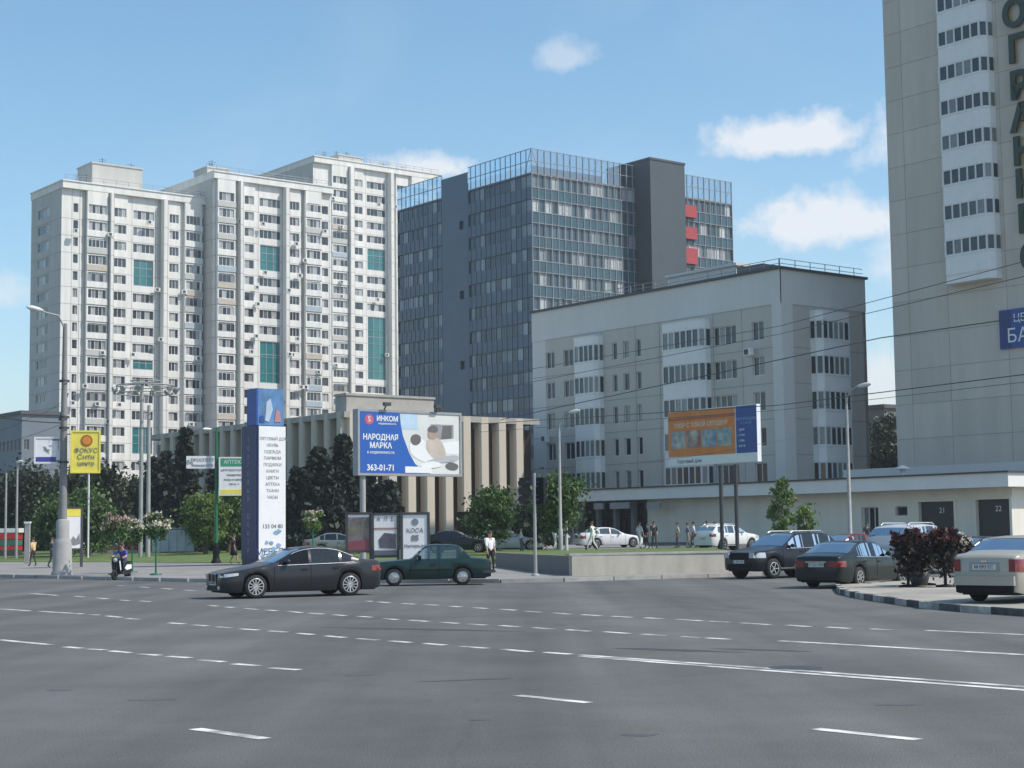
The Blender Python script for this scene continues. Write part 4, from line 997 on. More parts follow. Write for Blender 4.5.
    if s.get('trim'):
        for sd in (1,-1):
            b = MB(); a, c = wins[0][0]-.05, wins[-1][1]+.08
            q = [(L_/2-v, sd*(side_y(v, interp(belt, v))+.006), interp(belt, v)+.012) for v in frange(a, c, .15)]; b.tube(q, .014, 5)
            q = []
            for v in frange(a+.45, c-.02, .12):
                rg = ring(v); q.append((L_/2-v, sd*(rg[6][0]+.006), rg[6][1]+.01))
            if s['trim'] == 2: b.tube(q, .012, 5)
            b.build('window_trim', M['steel'], e)
    # underbody, cabin
    b = MB(); b.box(-L_/2+.18, L_/2-.18, -(wd-.25), wd-.25, bot-.02, min(interp(belt, L_/2)-.16, .72)); b.build('underbody', M['car_interior'], e)
    for xs_, ysd in ((s['seat1'],1),(s['seat1'],-1),(s['seat2'],1),(s['seat2'],-1)):
        c = L_/2-xs_; b = MB(); zf = interp(belt, xs_); b.front([(c-.12,.4),(c+.06,.4),(c-.08,zf+.06),(c-.18,zf+.06)], ysd*.36-.22, ysd*.36+.22); b.box(c-.2,c-.10,ysd*.36-.12,ysd*.36+.12,zf+.08,zf+.26); b.build('seat', M['car_interior'], e)
    # wheels
    tm, rm = wheel_meshes(r, s.get('tw', .22), s['spokes'], s.get('hub', False))
    for q in wx:
        for sd in (-1, 1):
            o = link('wheel', tm, e, (L_/2-q, sd*(wd-s.get('tw',.22)*.5-.02), r), (0,0,0 if sd < 0 else math.pi)); link('rim', rm, o)
    s['detail'](e, s, side_patch, side_y, L_, wd, paint); return e
def fbox(e, nm, L_, front, y0, y1, z0, z1, m, dp=.02, inset=0.0):
    xx = (L_/2-inset) if front else -(L_/2-inset); b = MB(); x0, x1 = (xx-.06, xx+dp) if front else (xx-dp, xx+.06); b.box(x0, x1, y0, y1, z0, z1); return b.build(nm, m, e)
mat('plate_text', (.05,.05,.05), .6)
def plate(e, L_, front, z, txt, w=.52, inset=0.0):
    p = fbox(e, 'number_plate', L_, front, -w/2, w/2, z, z+.12, M['plate'], .03, inset)
    x = (L_/2-inset+.034) if front else -(L_/2-inset+.034)
    text_part('plate_lettering', txt, .11, M['plate_text'], p, (x,0,z+.06), (math.pi/2,0,math.pi/2 if front else -math.pi/2), extr=.002)
def det_bmw(e, s, sp, sy, L_, wd, paint):
    sp('headlight', .03, .48, .62, .72, M['lamp_glass'], .012, cap=.20, skew=.06)
    sp('tail_light', L_-.36, L_-.02, .74, .90, M['red_lamp'], .012, cap=.26)
    for sg in (1,-1): fbox(e, 'grille', L_, True, min(sg*.04,sg*.30), max(sg*.04,sg*.30), .50, .72, M['black'], .03); 
    for sg in (1,-1):
        b = MB(); x = L_/2+.035; pts = [(x,sg*.03,.49),(x,sg*.31,.49),(x,sg*.31,.73),(x,sg*.03,.73)]
        for a, c in zip(pts, pts[1:]+pts[:1]): b.bar(a,c,.02)
        b.build('grille_surround', M['chrome'], e)
    fbox(e, 'air_intake', L_, True, -.5, .5, .25, .38, M['black'], .02); plate(e, L_, True, .40, 'А 718 МР'); plate(e, L_, False, .62, 'А 718 МР')
    for sg in (1,-1):
        b = MB(); b.lathe([(0,0),(.06,0),(.06,.05)], (0,0,0), 12); c = MB(); c.v = [(L_/2+.03-v[2]*1.0, v[0]+sg*.56, v[1]+.32) for v in b.v]; c.f, c.m, c.sm = b.f, b.m, b.sm; c.build('fog_lamp', M['lamp_glass'], e)
    sp('side_repeater', .86, .95, .74, .76, M['amber_lamp'], .006)
BMW = dict(L=5.03, W=1.90, r=.345, wb=2.96, fo=1.0, bot=.19, spokes=12, tw=.25, tum=.34,
    top=[(0,.66),(.06,.74),(.3,.80),(.9,.90),(1.42,.985),(1.55,1.03),(2.2,1.36),(2.5,1.445),(2.9,1.485),(3.25,1.475),(3.6,1.42),(4.0,1.27),(4.38,1.10),(4.5,1.075),(4.85,1.06),(4.97,1.02),(5.03,.95)],
    belt=[(0,.60),(.06,.68),(.3,.74),(.9,.84),(1.42,.925),(2.5,.95),(3.6,.975),(4.3,1.0),(4.85,1.0),(4.97,.96),(5.03,.90)],
    hw=[(0,.70),(.05,.79),(.15,.87),(.35,.935),(.8,.985),(1.5,1),(3.8,1),(4.5,.965),(4.85,.90),(4.97,.84),(5.03,.76)],
    ws=(1.56,2.42), rw=(3.62,4.36), wins=[(1.72,2.66),(2.74,3.62),(3.70,4.02)], doors=[1.56,2.70,3.70], handles=[2.5,3.5], mirror=1.95, seat1=2.55, seat2=3.55, trim=2, open=[(0,1)],
    wglass={('side_window',0):'car_glass_tint',('side_window',1):'car_glass_blue',('side_window',2):'car_glass_blue',('windscreen',0):'car_glass_blue'}, detail=det_bmw)
clear_glass('car_glass_tint', (.03,.035,.04), .02)  # near-black glass: the dimness of the cabin is put into its colour
clear_glass('car_glass_blue', (.13,.17,.19), .06)
def paintm(name, col, metal=.25, rough=.28): return mat(name, col, rough, .05, .8, metal=metal*.5, coat=.22, spec=.3)
bp = gpx(293,595.5); BX, BY = X(293,50.0), 50.0
graph = paintm('paint_graphite', (.028,.030,.034), .35)
bmw = car('saloon_car', 'graphite luxury saloon driving left with an open front window', 'car', BX, BY, -118, BMW, graph, 0.0)
def det_vaz(e, s, sp, sy, L_, wd, paint):
    for sg in (1,-1):
        fbox(e, 'headlight', L_, True, min(sg*.42,sg*.72), max(sg*.42,sg*.72), .60, .76, M['lamp_glass'], .02); fbox(e, 'tail_light', L_, False, min(sg*.40,sg*.76), max(sg*.40,sg*.76), .66, .80, M['red_lamp'], .02)
    fbox(e, 'grille', L_, True, -.38, .38, .60, .78, M['chrome'], .018); 
    for fr in (True, False): fbox(e, 'bumper', L_, fr, -wd*.98, wd*.98, .42, .54, M['dark_steel'], .10)
    sp('bumper_end', .0, .25, .42, .53, M['dark_steel'], .04); sp('bumper_end', L_-.28, L_, .42, .53, M['dark_steel'], .04)
    plate(e, L_, False, .56, 'Е 204 КХ'); sp('side_moulding', .75, L_-.5, .545, .57, M['black'], .008)
VAZ = dict(L=4.14, W=1.62, r=.30, wb=2.424, fo=.70, bot=.24, spokes=6, tw=.17, hub=True, tum=.36,
    top=[(0,.80),(.04,.83),(.4,.87),(1.0,.91),(1.30,.935),(1.36,.96),(1.78,1.36),(1.95,1.425),(2.3,1.44),(2.75,1.43),(2.98,1.395),(3.12,1.32),(3.42,.985),(3.46,.96),(4.05,.90),(4.12,.88),(4.14,.86)],
    belt=[(0,.76),(.4,.82),(1.3,.875),(2,.89),(3.2,.90),(3.5,.90),(4.05,.85),(4.14,.80)],
    hw=[(0,.95),(.05,.97),(.4,.985),(1.2,1),(3.2,1),(4.0,.975),(4.14,.95)],
    ws=(1.38,1.80), rw=(3.05,3.40), wins=[(1.52,2.26),(2.34,2.98)], doors=[1.28,2.30,3.0], handles=[2.12,2.88], mirror=1.62, seat1=2.2, seat2=2.95, trim=0, black_mirror=True, detail=det_vaz)
clear_glass('car_glass_pale', (.62,.72,.70), .14)
car('saloon_car', 'old boxy dark green saloon driving left behind the graphite one', 'car', X(430,59.5), 59.5, -95, VAZ, paintm('paint_green', (.012,.036,.034), .1, .3), 0.0, glass='car_glass_pale')
def det_merc(e, s, sp, sy, L_, wd, paint):
    sp('headlight', .02, .42, .58, .74, M['lamp_glass'], .012, cap=.28); sp('tail_light', L_-.34, L_-.01, .66, .84, M['red_lamp'], .012, cap=.34)
    fbox(e, 'grille', L_, True, -.33, .33, .52, .76, M['chrome'], .02); plate(e, L_, False, .66, 'К 552 ОМ'); plate(e, L_, True, .38, 'К 552 ОМ')
    fbox(e, 'bumper', L_, False, -wd*.74, wd*.74, .34, .54, paint, .05); fbox(e, 'chrome_strip', L_, False, -.36, .36, .80, .825, M['chrome'], .035)
SED = dict(L=4.80, W=1.80, r=.325, wb=2.80, fo=.86, bot=.20, spokes=7, tw=.22, tum=.33,
    top=[(0,.64),(.06,.72),(.35,.80),(1.0,.90),(1.40,.965),(1.52,1.0),(2.15,1.33),(2.5,1.42),(2.9,1.435),(3.3,1.415),(3.6,1.34),(4.2,1.06),(4.32,1.03),(4.65,1.0),(4.76,.96),(4.80,.90)],
    belt=[(0,.58),(.06,.66),(.35,.74),(1.0,.83),(1.4,.895),(2.5,.915),(3.6,.94),(4.3,.955),(4.65,.94),(4.8,.85)],
    hw=[(0,.70),(.05,.80),(.2,.89),(.5,.95),(1,.99),(1.6,1),(3.6,1),(4.3,.96),(4.65,.91),(4.76,.86),(4.80,.80)],
    ws=(1.53,2.28), rw=(3.45,4.16), wins=[(1.72,2.55),(2.63,3.40),(3.46,3.74)], doors=[1.45,2.59,3.5], handles=[2.4,3.3], mirror=1.9, seat1=2.5, seat2=3.4, trim=1, detail=det_merc)
car('saloon_car', 'blackish green saloon turning away into the side street, seen from behind', 'car', X(850,52.7), 52.7, 40, SED, paintm('paint_blackgreen', (.010,.016,.017), .2), 0.0, glass='car_glass_blue')
def det_suv(e, s, sp, sy, L_, wd, paint):
    sp('headlight', .03, .48, .78, .98, M['lamp_glass'], .012, cap=.25); sp('tail_light', L_-.34, L_-.02, .92, 1.12, M['red_lamp'], .012, cap=.16)
    fbox(e, 'grille', L_, True, -.45, .45, .72, .98, M['black'], .02); fbox(e, 'air_intake', L_, True, -.6, .6, .36, .56, M['black'], .02)
    sp('sill_trim', 1.25, L_-1.25, .36, .42, M['chrome'], .02); plate(e, L_, True, .58, 'Т 431 НА'); plate(e, L_, False, .75, 'Т 431 НА')
    b = MB()
    for sg in (1,-1): b.tube([(L_/2-2.2,sg*.58,1.70),(L_/2-2.35,sg*.58,1.76),(L_/2-3.9,sg*.56,1.76),(L_/2-4.05,sg*.56,1.68)], .025, 6)
    b.build('roof_rails', M['alloy'], e)
SUV = dict(L=4.75, W=1.93, r=.38, wb=2.855, fo=.90, bot=.30, spokes=5, tw=.26, tum=.27,
    top=[(0,.86),(.06,.96),(.4,1.04),(1.1,1.13),(1.35,1.17),(1.45,1.21),(2.1,1.60),(2.4,1.68),(3.0,1.71),(3.8,1.68),(4.2,1.62),(4.58,1.30),(4.68,1.10),(4.75,.98)],
    belt=[(0,.80),(.06,.88),(.4,.97),(1.1,1.05),(1.4,1.09),(3,1.12),(4.3,1.15),(4.6,1.12),(4.75,.92)],
    hw=[(0,.76),(.05,.84),(.2,.91),(.6,.97),(1,1),(4,1),(4.5,.96),(4.68,.9),(4.75,.84)],
    ws=(1.46,2.24), rw=(4.24,4.56), wins=[(1.66,2.56),(2.64,3.50),(3.58,4.18)], doors=[1.4,2.60,3.54], handles=[2.4,3.36], mirror=1.85, seat1=2.6, seat2=3.5, trim=1, detail=det_suv)
p = Vector((X(779,63.5), 63.5, 0.0))
car('suv_car', 'black blue off-road car facing the main road at the side street mouth', 'car', p.x, p.y, -128, SUV, paintm('paint_nightblue', (.010,.012,.020), .2), 0.0, glass='car_glass_blue')
def det_evanda(e, s, sp, sy, L_, wd, paint):
    sp('headlight', .02, .46, .58, .74, M['lamp_glass'], .012, cap=.28); sp('tail_light', L_-.36, L_-.01, .70, .97, M['red_lamp'], .012, cap=.16)
    plate(e, L_, False, .74, 'М 093 ЕС', .56); fbox(e, 'plate_recess', L_, False, -.36, .36, .70, .90, M['frame_grey'], .012)
    fbox(e, 'bumper', L_, False, -wd*.80, wd*.80, .40, .60, paint, .075); fbox(e, 'lower_valance', L_, False, -wd*.76, wd*.76, .24, .40, M['black'], .05)
    fbox(e, 'boot_badge', L_, False, -.07, .07, .905, .945, M['chrome'], .025)
    b = MB(); b.tube([(-L_/2-.02,-.5,.27),(-L_/2+.2,-.5,.27)], .035, 8); b.build('exhaust_pipe', M['steel'], e)
EVA = dict(SED, top=[(a, z+.03) for a, z in SED['top'][:-5]]+[(4.1,1.13),(4.25,1.10),(4.62,1.085),(4.74,1.05),(4.80,.99)],
    belt=[(0,.58),(.06,.66),(.35,.74),(1.0,.85),(1.4,.92),(2.5,.945),(3.6,.98),(4.3,1.01),(4.65,1.0),(4.8,.93)], rw=(3.45,4.06), wins=[(1.72,2.55),(2.63,3.46)], spokes=8, detail=det_evanda, trim=0)
car('saloon_car', 'beige saloon parked on the traffic island and cut by the right edge', 'car', X(1030,38.3), 38.3, 44, EVA, paintm('paint_beige', (.40,.375,.325), .3, .3), .135, glass='car_glass_blue')
SUV2 = dict(SUV, L=4.64, W=1.80, trim=0)
def shift(tab, L0, L1): return [(a*L1/L0, z) for a, z in tab]
sv = car('suv_car', 'silver white off-road car with a dark rear window behind the flower stands', 'car', X(914,66), 66, 42, dict(SUV, trim=0), paintm('paint_silver', (.50,.52,.53), .3), gz(15,66)); sv.scale = (1.1,1.05,1.15)
car('hatchback_car', 'dark red car parked in front of the cream wall, behind the blackish saloon', 'car', X(855,83), 83, 60, SED, paintm('paint_red', (.14,.012,.014), .2), gz(17,83), glass='car_glass_blue')
PK = 'cars parked beyond the lawn'
car('saloon_car', 'black car parked before the stone fins, facing right', 'car', X(455,108), 108, 98, dict(SED, trim=0), paintm('paint_black', (.012,.013,.015), .2), gz(-4,108)+.14, glass='car_glass_blue', group=PK)
car('saloon_car', 'silver car parked beneath the spruces left of the posters', 'car', X(338,112), 112, 80, dict(SED, trim=0), paintm('paint_greygreen', (.16,.19,.18), .3), gz(-12,112)+.14, glass='car_glass_blue', group=PK)
car('saloon_car', 'white car standing behind the person in white on the raised lawn', 'car', X(606,118), 118, 70, dict(SED, trim=0), paintm('paint_white', (.72,.72,.70), 0), gz(6,118)+.14, glass='car_glass_dark', group=PK)
car('saloon_car', 'pale grey car half hidden behind the bright green round tree', 'car', X(508,112), 112, 100, dict(SED, trim=0), paintm('paint_paleg', (.40,.41,.42), .2), gz(0,112)+.14, glass='car_glass_dark', group=PK)
car('suv_car', 'dark car parked beside the loose green tree with a pale trunk', 'car', X(534,116), 116, 90, dict(SUV, trim=0), paintm('paint_dusk', (.03,.034,.045), .2), gz(1,116)+.14, glass='car_glass_dark', group=PK)
car('saloon_car', 'dark car behind the beige saloon, by the garage doors', 'car', X(985,70), 70, 60, dict(SED, trim=0), paintm('paint_dark2', (.03,.032,.03), .2), 0.0, glass='car_glass_blue', group='cars parked by the cream wall')
car('saloon_car', 'grey car at the far right edge in front of the lit end wall', 'car', X(1040,78), 78, -40, dict(SED, trim=0), paintm('paint_grey3', (.12,.13,.13), .2), gz(24,78), glass='car_glass_blue', group='cars parked by the cream wall')
car('van_car', 'white van parked behind the walkers near the dark shop front', 'van', X(724,112), 112, 50, dict(SUV, trim=0), paintm('paint_white', (.72,.72,.70), 0), gz(14,112), glass='car_glass_dark', group=PK)
# ------------------------------------------------------------------ people
def person(label, x, y, z, az, h=1.74, shirt=(.6,.6,.6), trousers=(.05,.05,.07), hair=(.03,.02,.015), stride=.22, skirt=False, group=None, pose=None, arms=(.2,-.2), bare_arms=True, hand=None, parent_vis=True, bag=None):
    k = h/1.75
    e = empty('person', label, 'person', (x,y,z), R(90-az), group)
    s = stride
    J = dict(pelvis=(0,0,.95), waist=(0,0,1.10), chest=(.01,0,1.30), neck=(0,0,1.47), head0=(.015,0,1.56), head1=(.02,0,1.66), head2=(.01,0,1.72),
        hipL=(0,.09,.92), kneeL=(s*.62+.03,.10,.50), ankL=(s,.10,.09), toeL=(s+.16,.11,.035), hipR=(0,-.09,.92), kneeR=(-s*.25+.04,-.10,.50), ankR=(-s,-.10,.10), toeR=(-s+.15,-.11,.035),
        shL=(0,.185,1.41), elL=(-arms[0]*.5,.235,1.13), wrL=(-arms[0]*.4+.08,.23,.89), shR=(0,-.185,1.41), elR=(-arms[1]*.5,-.235,1.13), wrR=(-arms[1]*.4+.08,-.23,.89))
    if pose: J.update(pose)
    rad = dict(pelvis=.15, waist=.13, chest=.155, neck=.058, head0=.075, head1=.10, head2=.07, hipL=.095, kneeL=.062, ankL=.042, toeL=.038, hipR=.095, kneeR=.062, ankR=.042, toeR=.038,
        shL=.075, elL=.047, wrL=.032, shR=.075, elR=.047, wrR=.032)
    names = list(J); idx = {n: i for i, n in enumerate(names)}
    E = [('pelvis','waist'),('waist','chest'),('chest','neck'),('neck','head0'),('head0','head1'),('head1','head2'),('pelvis','hipL'),('hipL','kneeL'),('kneeL','ankL'),('ankL','toeL'),
         ('pelvis','hipR'),('hipR','kneeR'),('kneeR','ankR'),('ankR','toeR'),('chest','shL'),('shL','elL'),('elL','wrL'),('chest','shR'),('shR','elR'),('elR','wrR')]
    me = bpy.data.meshes.new('tmp'); me.from_pydata([Vector(J[n])*k for n in names], [(idx[a],idx[b]) for a,b in E], [])
    o = bpy.data.objects.new('tmp', me); COL.objects.link(o)
    sk = o.modifiers.new('s','SKIN'); o.modifiers.new('b','SUBSURF').levels = 2; o.modifiers['b'].render_levels = 2
    for n, v in zip(names, me.skin_vertices[0].data): v.radius = (rad[n]*k,)*2; v.use_root = n == 'pelvis'
    dg = bpy.context.evaluated_depsgraph_get(); bm_ = bpy.data.meshes.new_from_object(o.evaluated_get(dg)); bpy.data.objects.remove(o)
    key = '%s_%s' % (shirt, trousers)
    ms = mat('cloth%s' % (shirt,), shirt, .85, .15, 6); mtz = mat('cloth%s' % (trousers,), trousers, .85, .15, 6)
    mh = mat('hair%s' % (hair,), hair, .6, .2, 20); msho = mat('shoes', (.02,.018,.016), .5)
    bm_.materials.clear()
    for q in (M['skin'], ms, mtz, msho): bm_.materials.append(q)
    bone = {1:[('pelvis','waist'),('waist','chest'),('chest','shL'),('chest','shR'),('shL','elL'),('shR','elR')], 2:[('pelvis','hipL'),('pelvis','hipR'),('hipL','kneeL'),('hipR','kneeR'),('kneeL','ankL'),('kneeR','ankR')], 3:[('ankL','toeL'),('ankR','toeR')],
            0:[('chest','neck'),('neck','head0'),('head0','head1'),('head1','head2'),('elL','wrL'),('elR','wrR')]}
    if skirt: bone[0] += [('kneeL','ankL'),('kneeR','ankR')]; bone[2] = [q for q in bone[2] if q not in (('kneeL','ankL'),('kneeR','ankR'))]
    if not bare_arms: bone[0] = [q for q in bone[0] if q not in (('elL','wrL'),('elR','wrR'))]; bone[1] += [('elL','wrL'),('elR','wrR')]
    segl = [(mi, Vector(J[a])*k, Vector(J[b])*k, a) for mi, l in bone.items() for a, b in l]
    for f in bm_.polygons:
        c = f.center; best = None
        for mi, a, b, nm in segl:
            d = b-a; t = max(0, min(1, (c-a).dot(d)/max(1e-9, d.length_squared))); q = (c-(a+d*t)).length
            if nm == 'chest' and mi == 0 and t < .45: q += .05
            if best is None or q < best[0]: best = (q, mi)
        f.material_index = best[1]; f.use_smooth = True
    # hands with fingers, nose, ears and eyes are merged into the one body mesh
    b = MB()
    for sd, w, el in (('L','wrL','elL'),('R','wrR','elR')):
        p, q = Vector(J[w])*k, Vector(J[el])*k; d = (p-q).normalized(); sgn = 1 if sd == 'L' else -1
        side = Vector((1,0,0))-d*d.x; side = side.normalized() if side.length > .1 else Vector((0,0,1)); nrm = d.cross(side)
        b.tube([p-d*.02*k, p+d*.03*k, p+d*.09*k], [.030*k,.040*k,.036*k], 8)
        for i, ln in enumerate((.068,.078,.072,.055)):
            o0 = p+d*.085*k+side*(.030-.02*i)*k; b.tube([o0, o0+d*ln*.55*k+nrm*sgn*.004, o0+d*ln*.9*k+nrm*sgn*.022*k], [.0095*k,.0085*k,.006*k], 6)
        o0 = p+d*.035*k+side*.036*k; b.tube([o0, o0+(d*.6+side*.7)*.035*k, o0+(d+side*.55)*.055*k], [.011*k,.010*k,.007*k], 6)
    hd = Vector(J['head1'])*k; up = (Vector(J['head2'])-Vector(J['head0'])).normalized(); fw = Vector((1,0,0)); fw = (fw-up*fw.dot(up)).normalized(); lf = up.cross(fw)
    b.tube([hd+fw*.085*k+up*.01*k, hd+fw*.112*k-up*.03*k, hd+fw*.088*k-up*.038*k], [.010*k,.017*k,.010*k], 6)
    for sg in (1,-1): b.tube([hd+lf*sg*.085*k-up*.035*k, hd+lf*sg*.104*k, hd+lf*sg*.088*k+up*.03*k], [.012*k,.018*k,.012*k], 6)
    for sg in (1,-1): b.tube([hd+fw*.082*k+lf*sg*.032*k+up*.006*k, hd+fw*.096*k+lf*sg*.032*k+up*.006*k], [.013*k,.009*k], 6, 1)
    b.tube([hd+fw*.083*k+lf*.026*k-up*.062*k, hd+fw*.094*k-up*.062*k, hd+fw*.083*k-lf*.026*k-up*.062*k], .007*k, 5, 2)
    mouth = mat('lips', (.35,.12,.10), .6); fm2 = b.mesh('x', [M['skin'], M['black'], mouth], False)
    bm = bmesh.new(); bm.from_mesh(bm_); n0 = len(bm.faces); bm.from_mesh(fm2); bm.faces.ensure_lookup_table()
    bm_.materials.append(M['black']); bm_.materials.append(mouth)
    for f in bm.faces[n0:]: f.material_index = {0:0,1:4,2:5}[f.material_index]
    bm.to_mesh(bm_); bm.free(); link('body', bm_, e)
    hb = MB(); rows_ = []
    for i in range(7):
        t = i/6*math.pi*.58; rows_.append((.112*math.sin(t)*k, .118*math.cos(t)*k))
    hb.lathe(rows_, (0,0,0), 16); hb.v = [tuple(hd+up*(v[2]+.012*k)+fw*(v[0]*.98-.018*k)+lf*v[1]*.94) for v in hb.v]
    hb.build('hair', mh, e)
    if skirt:
        sb = MB(); sb.lathe([(.155*k,1.08*k),(.175*k,.95*k),(.19*k,.75*k),(.225*k,.52*k),(.215*k,.52*k)], (0,0,0), 18); sb.build('skirt', mtz, e)
    return e
def gxy(px, Y, off=.13): x = X(px, Y); return x, Y, gz(x, Y)+off
x,y,z = gxy(33.5,101); person('person in a yellow top and dark trousers walking at the left edge', x,y,z, -60, 1.72, (.62,.47,.22), (.05,.04,.05), stride=.16)
x,y,z = gxy(52,97); person('person in dark grey half hidden behind the concrete lamp post', x,y,z, 95, 1.74, (.07,.07,.08), (.10,.10,.12), stride=.2)
x,y,z = gxy(233,94.5); person('woman in a black dress walking beside the green lamp post', x,y,z, 100, 1.68, (.015,.014,.016), (.015,.014,.016), (.05,.03,.015), stride=.2, skirt=True)
x,y,z = gxy(488,72); person('man in a white shirt and black trousers at the corner of the low wall', x,y,z, 150, 1.78, (.80,.80,.80), (.015,.015,.018), stride=.12, arms=(.1,-.25))
def bz(px, Y): x = X(px,Y); return x, Y, max(0.90-0.0045*(Y-65), gz(x,Y)+.17)
x,y,z = bz(590,104); person('person all in white crossing the raised lawn with arms out', x,y,z, -70, 1.76, (.78,.78,.76), (.72,.72,.70), stride=.3, arms=(-.7,.7), bare_arms=False)
x,y,z = bz(552.5,106); person('person in white standing beside the pale tree trunk', x,y,z, 80, 1.70, (.72,.72,.70), (.62,.62,.60), stride=.08, bare_arms=False)
PW = 'walkers before the dark shop front'
for i, (px, Y, sh, tr, az, lb) in enumerate(((637,112,(.70,.70,.70),(.62,.62,.62),60,'walker in a white top and pale trousers, leftmost before the dark shop front'),(645,113,(.03,.03,.035),(.03,.03,.04),-80,'walker in black beside the one in a white top'),(651.5,112,(.025,.03,.03),(.05,.05,.06),170,'walker in dark clothes facing the road before the dark shop front'),
    (675,111,(.50,.46,.40),(.05,.05,.06),-90,'walker in a beige top inside the middle of the group'),(685,113,(.15,.17,.30),(.30,.28,.27),90,'walker in a blue top right of the beige one'),(691,112,(.72,.70,.68),(.08,.08,.09),-75,'walker in a white top and black trousers, right of the blue one'),
    (704.5,111,(.75,.75,.74),(.68,.68,.66),100,'walker all in white nearest the billboard posts'),(712,114,(.10,.05,.05),(.04,.04,.05),20,'walker in dark red at the right end of the group'))):
    x,y,z = bz(px,Y); person(lb, x,y,z, az, random.Random(i).uniform(1.66,1.8), sh, tr, stride=.1+.05*(i%3), group=PW, arms=(.2,-.2))
x,y,z = gxy(519,100); person('person in a white top behind the traffic light post', x,y,z, 90, 1.7, (.66,.66,.66), (.12,.12,.14), stride=.1)
x,y = X(864,108), 108; person('person in a dark top standing at the cream wall beside the window', x,y,gz(x,y), 190, 1.75, (.03,.04,.06), (.05,.05,.06), stride=.04)
# driver of the graphite saloon: seated, left arm on the window sill (left hand drive)
ang = R(90-(-118)); c_, s_ = math.cos(ang), math.sin(ang); lx, ly = BMW['L']/2-2.42, .38
person('driver in a pale shirt resting an arm on the open window of the graphite saloon', BX+lx*c_-ly*s_, BY+lx*s_+ly*c_, -.36, -118, 1.70, (.45,.43,.42), (.03,.03,.04), stride=0, pose=dict(
    kneeL=(.42,.14,.96), ankL=(.66,.14,.62), toeL=(.80,.14,.64), kneeR=(.42,-.12,.96), ankR=(.66,-.12,.62), toeR=(.80,-.12,.64), shL=(-.05,.19,1.38), elL=(.05,.42,1.31), wrL=(.27,.34,1.34), elR=(.12,-.22,1.18), wrR=(.38,-.12,1.28),
    chest=(-.04,0,1.28), neck=(-.06,0,1.45), head0=(-.05,0,1.54), head1=(-.045,0,1.64), head2=(-.05,0,1.70)))
# ------------------------------------------------------------------ scooter and rider
sx, sy = X(121.5,72.5), 72.5; saz = -165
sc = empty('motor_scooter', 'dark motor scooter with white panels standing at the kerb', 'scooter', (sx,sy,0), R(90-saz))
b = MB(); b.front([(-.75,.42),(-.62,.70),(-.30,.78),(.02,.74),(.06,.40),(.34,.33),(.40,.40),(.30,.28),(-.05,.24),(-.45,.26)], -.15, .15); b.front([(.34,.30),(.44,.34),(.56,.92),(.50,.95),(.40,.9)], -.19, .19); b.build('body', paintm('scooter_black', (.02,.02,.022), .1), sc)
b = MB(); b.front([(-.78,.74),(-.6,.80),(.0,.82),(.04,.77),(-.3,.76)], -.14, .14); b.build('seat', M['black'], sc)
for xx in (.62,-.55):
    tm, rm = wheel_meshes(.22, .11, 5); o = link('wheel', tm, sc, (xx,0,.22)); link('rim', rm, o)
b = MB(); b.bar((.62,.06,.22),(.48,.06,.85),.03); b.bar((.62,-.06,.22),(.48,-.06,.85),.03); b.tube([(.40,.34,1.02),(.50,0,.98),(.40,-.34,1.02)], .018, 8); b.build('handlebar', M['dark_steel'], sc)
b = MB(); b.lathe([(0,0),(.09,.01),(.10,.06),(.05,.12)], (0,0,0), 14); b.v = [(.62-v[2], v[0], .86+v[1]) for v in b.v]; b.build('headlight', M['lamp_glass'], sc)
for sg in (1,-1):
    b = MB(); b.front([(-.62,.48),(-.2,.42),(.0,.5),(-.2,.66),(-.6,.66)], sg*.155-.008, sg*.155+.008); b.build('side_panel', M['white_board'], sc)
    b = MB(); b.front([(.40,.44),(.47,.42),(.58,.82),(.50,.84)], sg*.20-.008, sg*.20+.008); b.build('leg_shield', M['white_board'], sc)
person('scooter rider in a blue shirt sitting on the dark motor scooter', sx+.15*math.sin(R(saz+180)), sy+.15*math.cos(R(saz+180)), -.12, saz, 1.74, (.06,.07,.33), (.03,.03,.04), stride=0, pose=dict(
    pelvis=(0,0,.95), kneeL=(.40,.22,.88), ankL=(.36,.24,.46), toeL=(.50,.24,.42), kneeR=(.40,-.22,.88), ankR=(.36,-.26,.46), toeR=(.50,-.26,.42),
    chest=(.08,0,1.28), neck=(.12,0,1.44), head0=(.15,0,1.52), head1=(.16,0,1.62), head2=(.15,0,1.68), shL=(.08,.18,1.38), shR=(.08,-.18,1.38), elL=(.28,.30,1.16), elR=(.28,-.30,1.16), wrL=(.50,.32,1.12), wrR=(.50,-.32,1.12)))

# ------------------------------------------------------------------ poles, signs and boards
def lamp_head(mb, p, d, s=1.0):
    d = Vector(d).normalized(); p = Vector(p); mb.tube([p-d*.1, p+d*.1*s, p+d*.5*s, p+d*.72*s], [.05,.12*s,.14*s,.05], 8)
def soft(pts, n=3):
    for _ in range(n):
        r = []
        for p, q in zip(pts, list(pts[1:])+list(pts[:1])): r += [(p[0]*.75+q[0]*.25, p[1]*.75+q[1]*.25), (p[0]*.25+q[0]*.75, p[1]*.25+q[1]*.75)]
        pts = r
    return pts
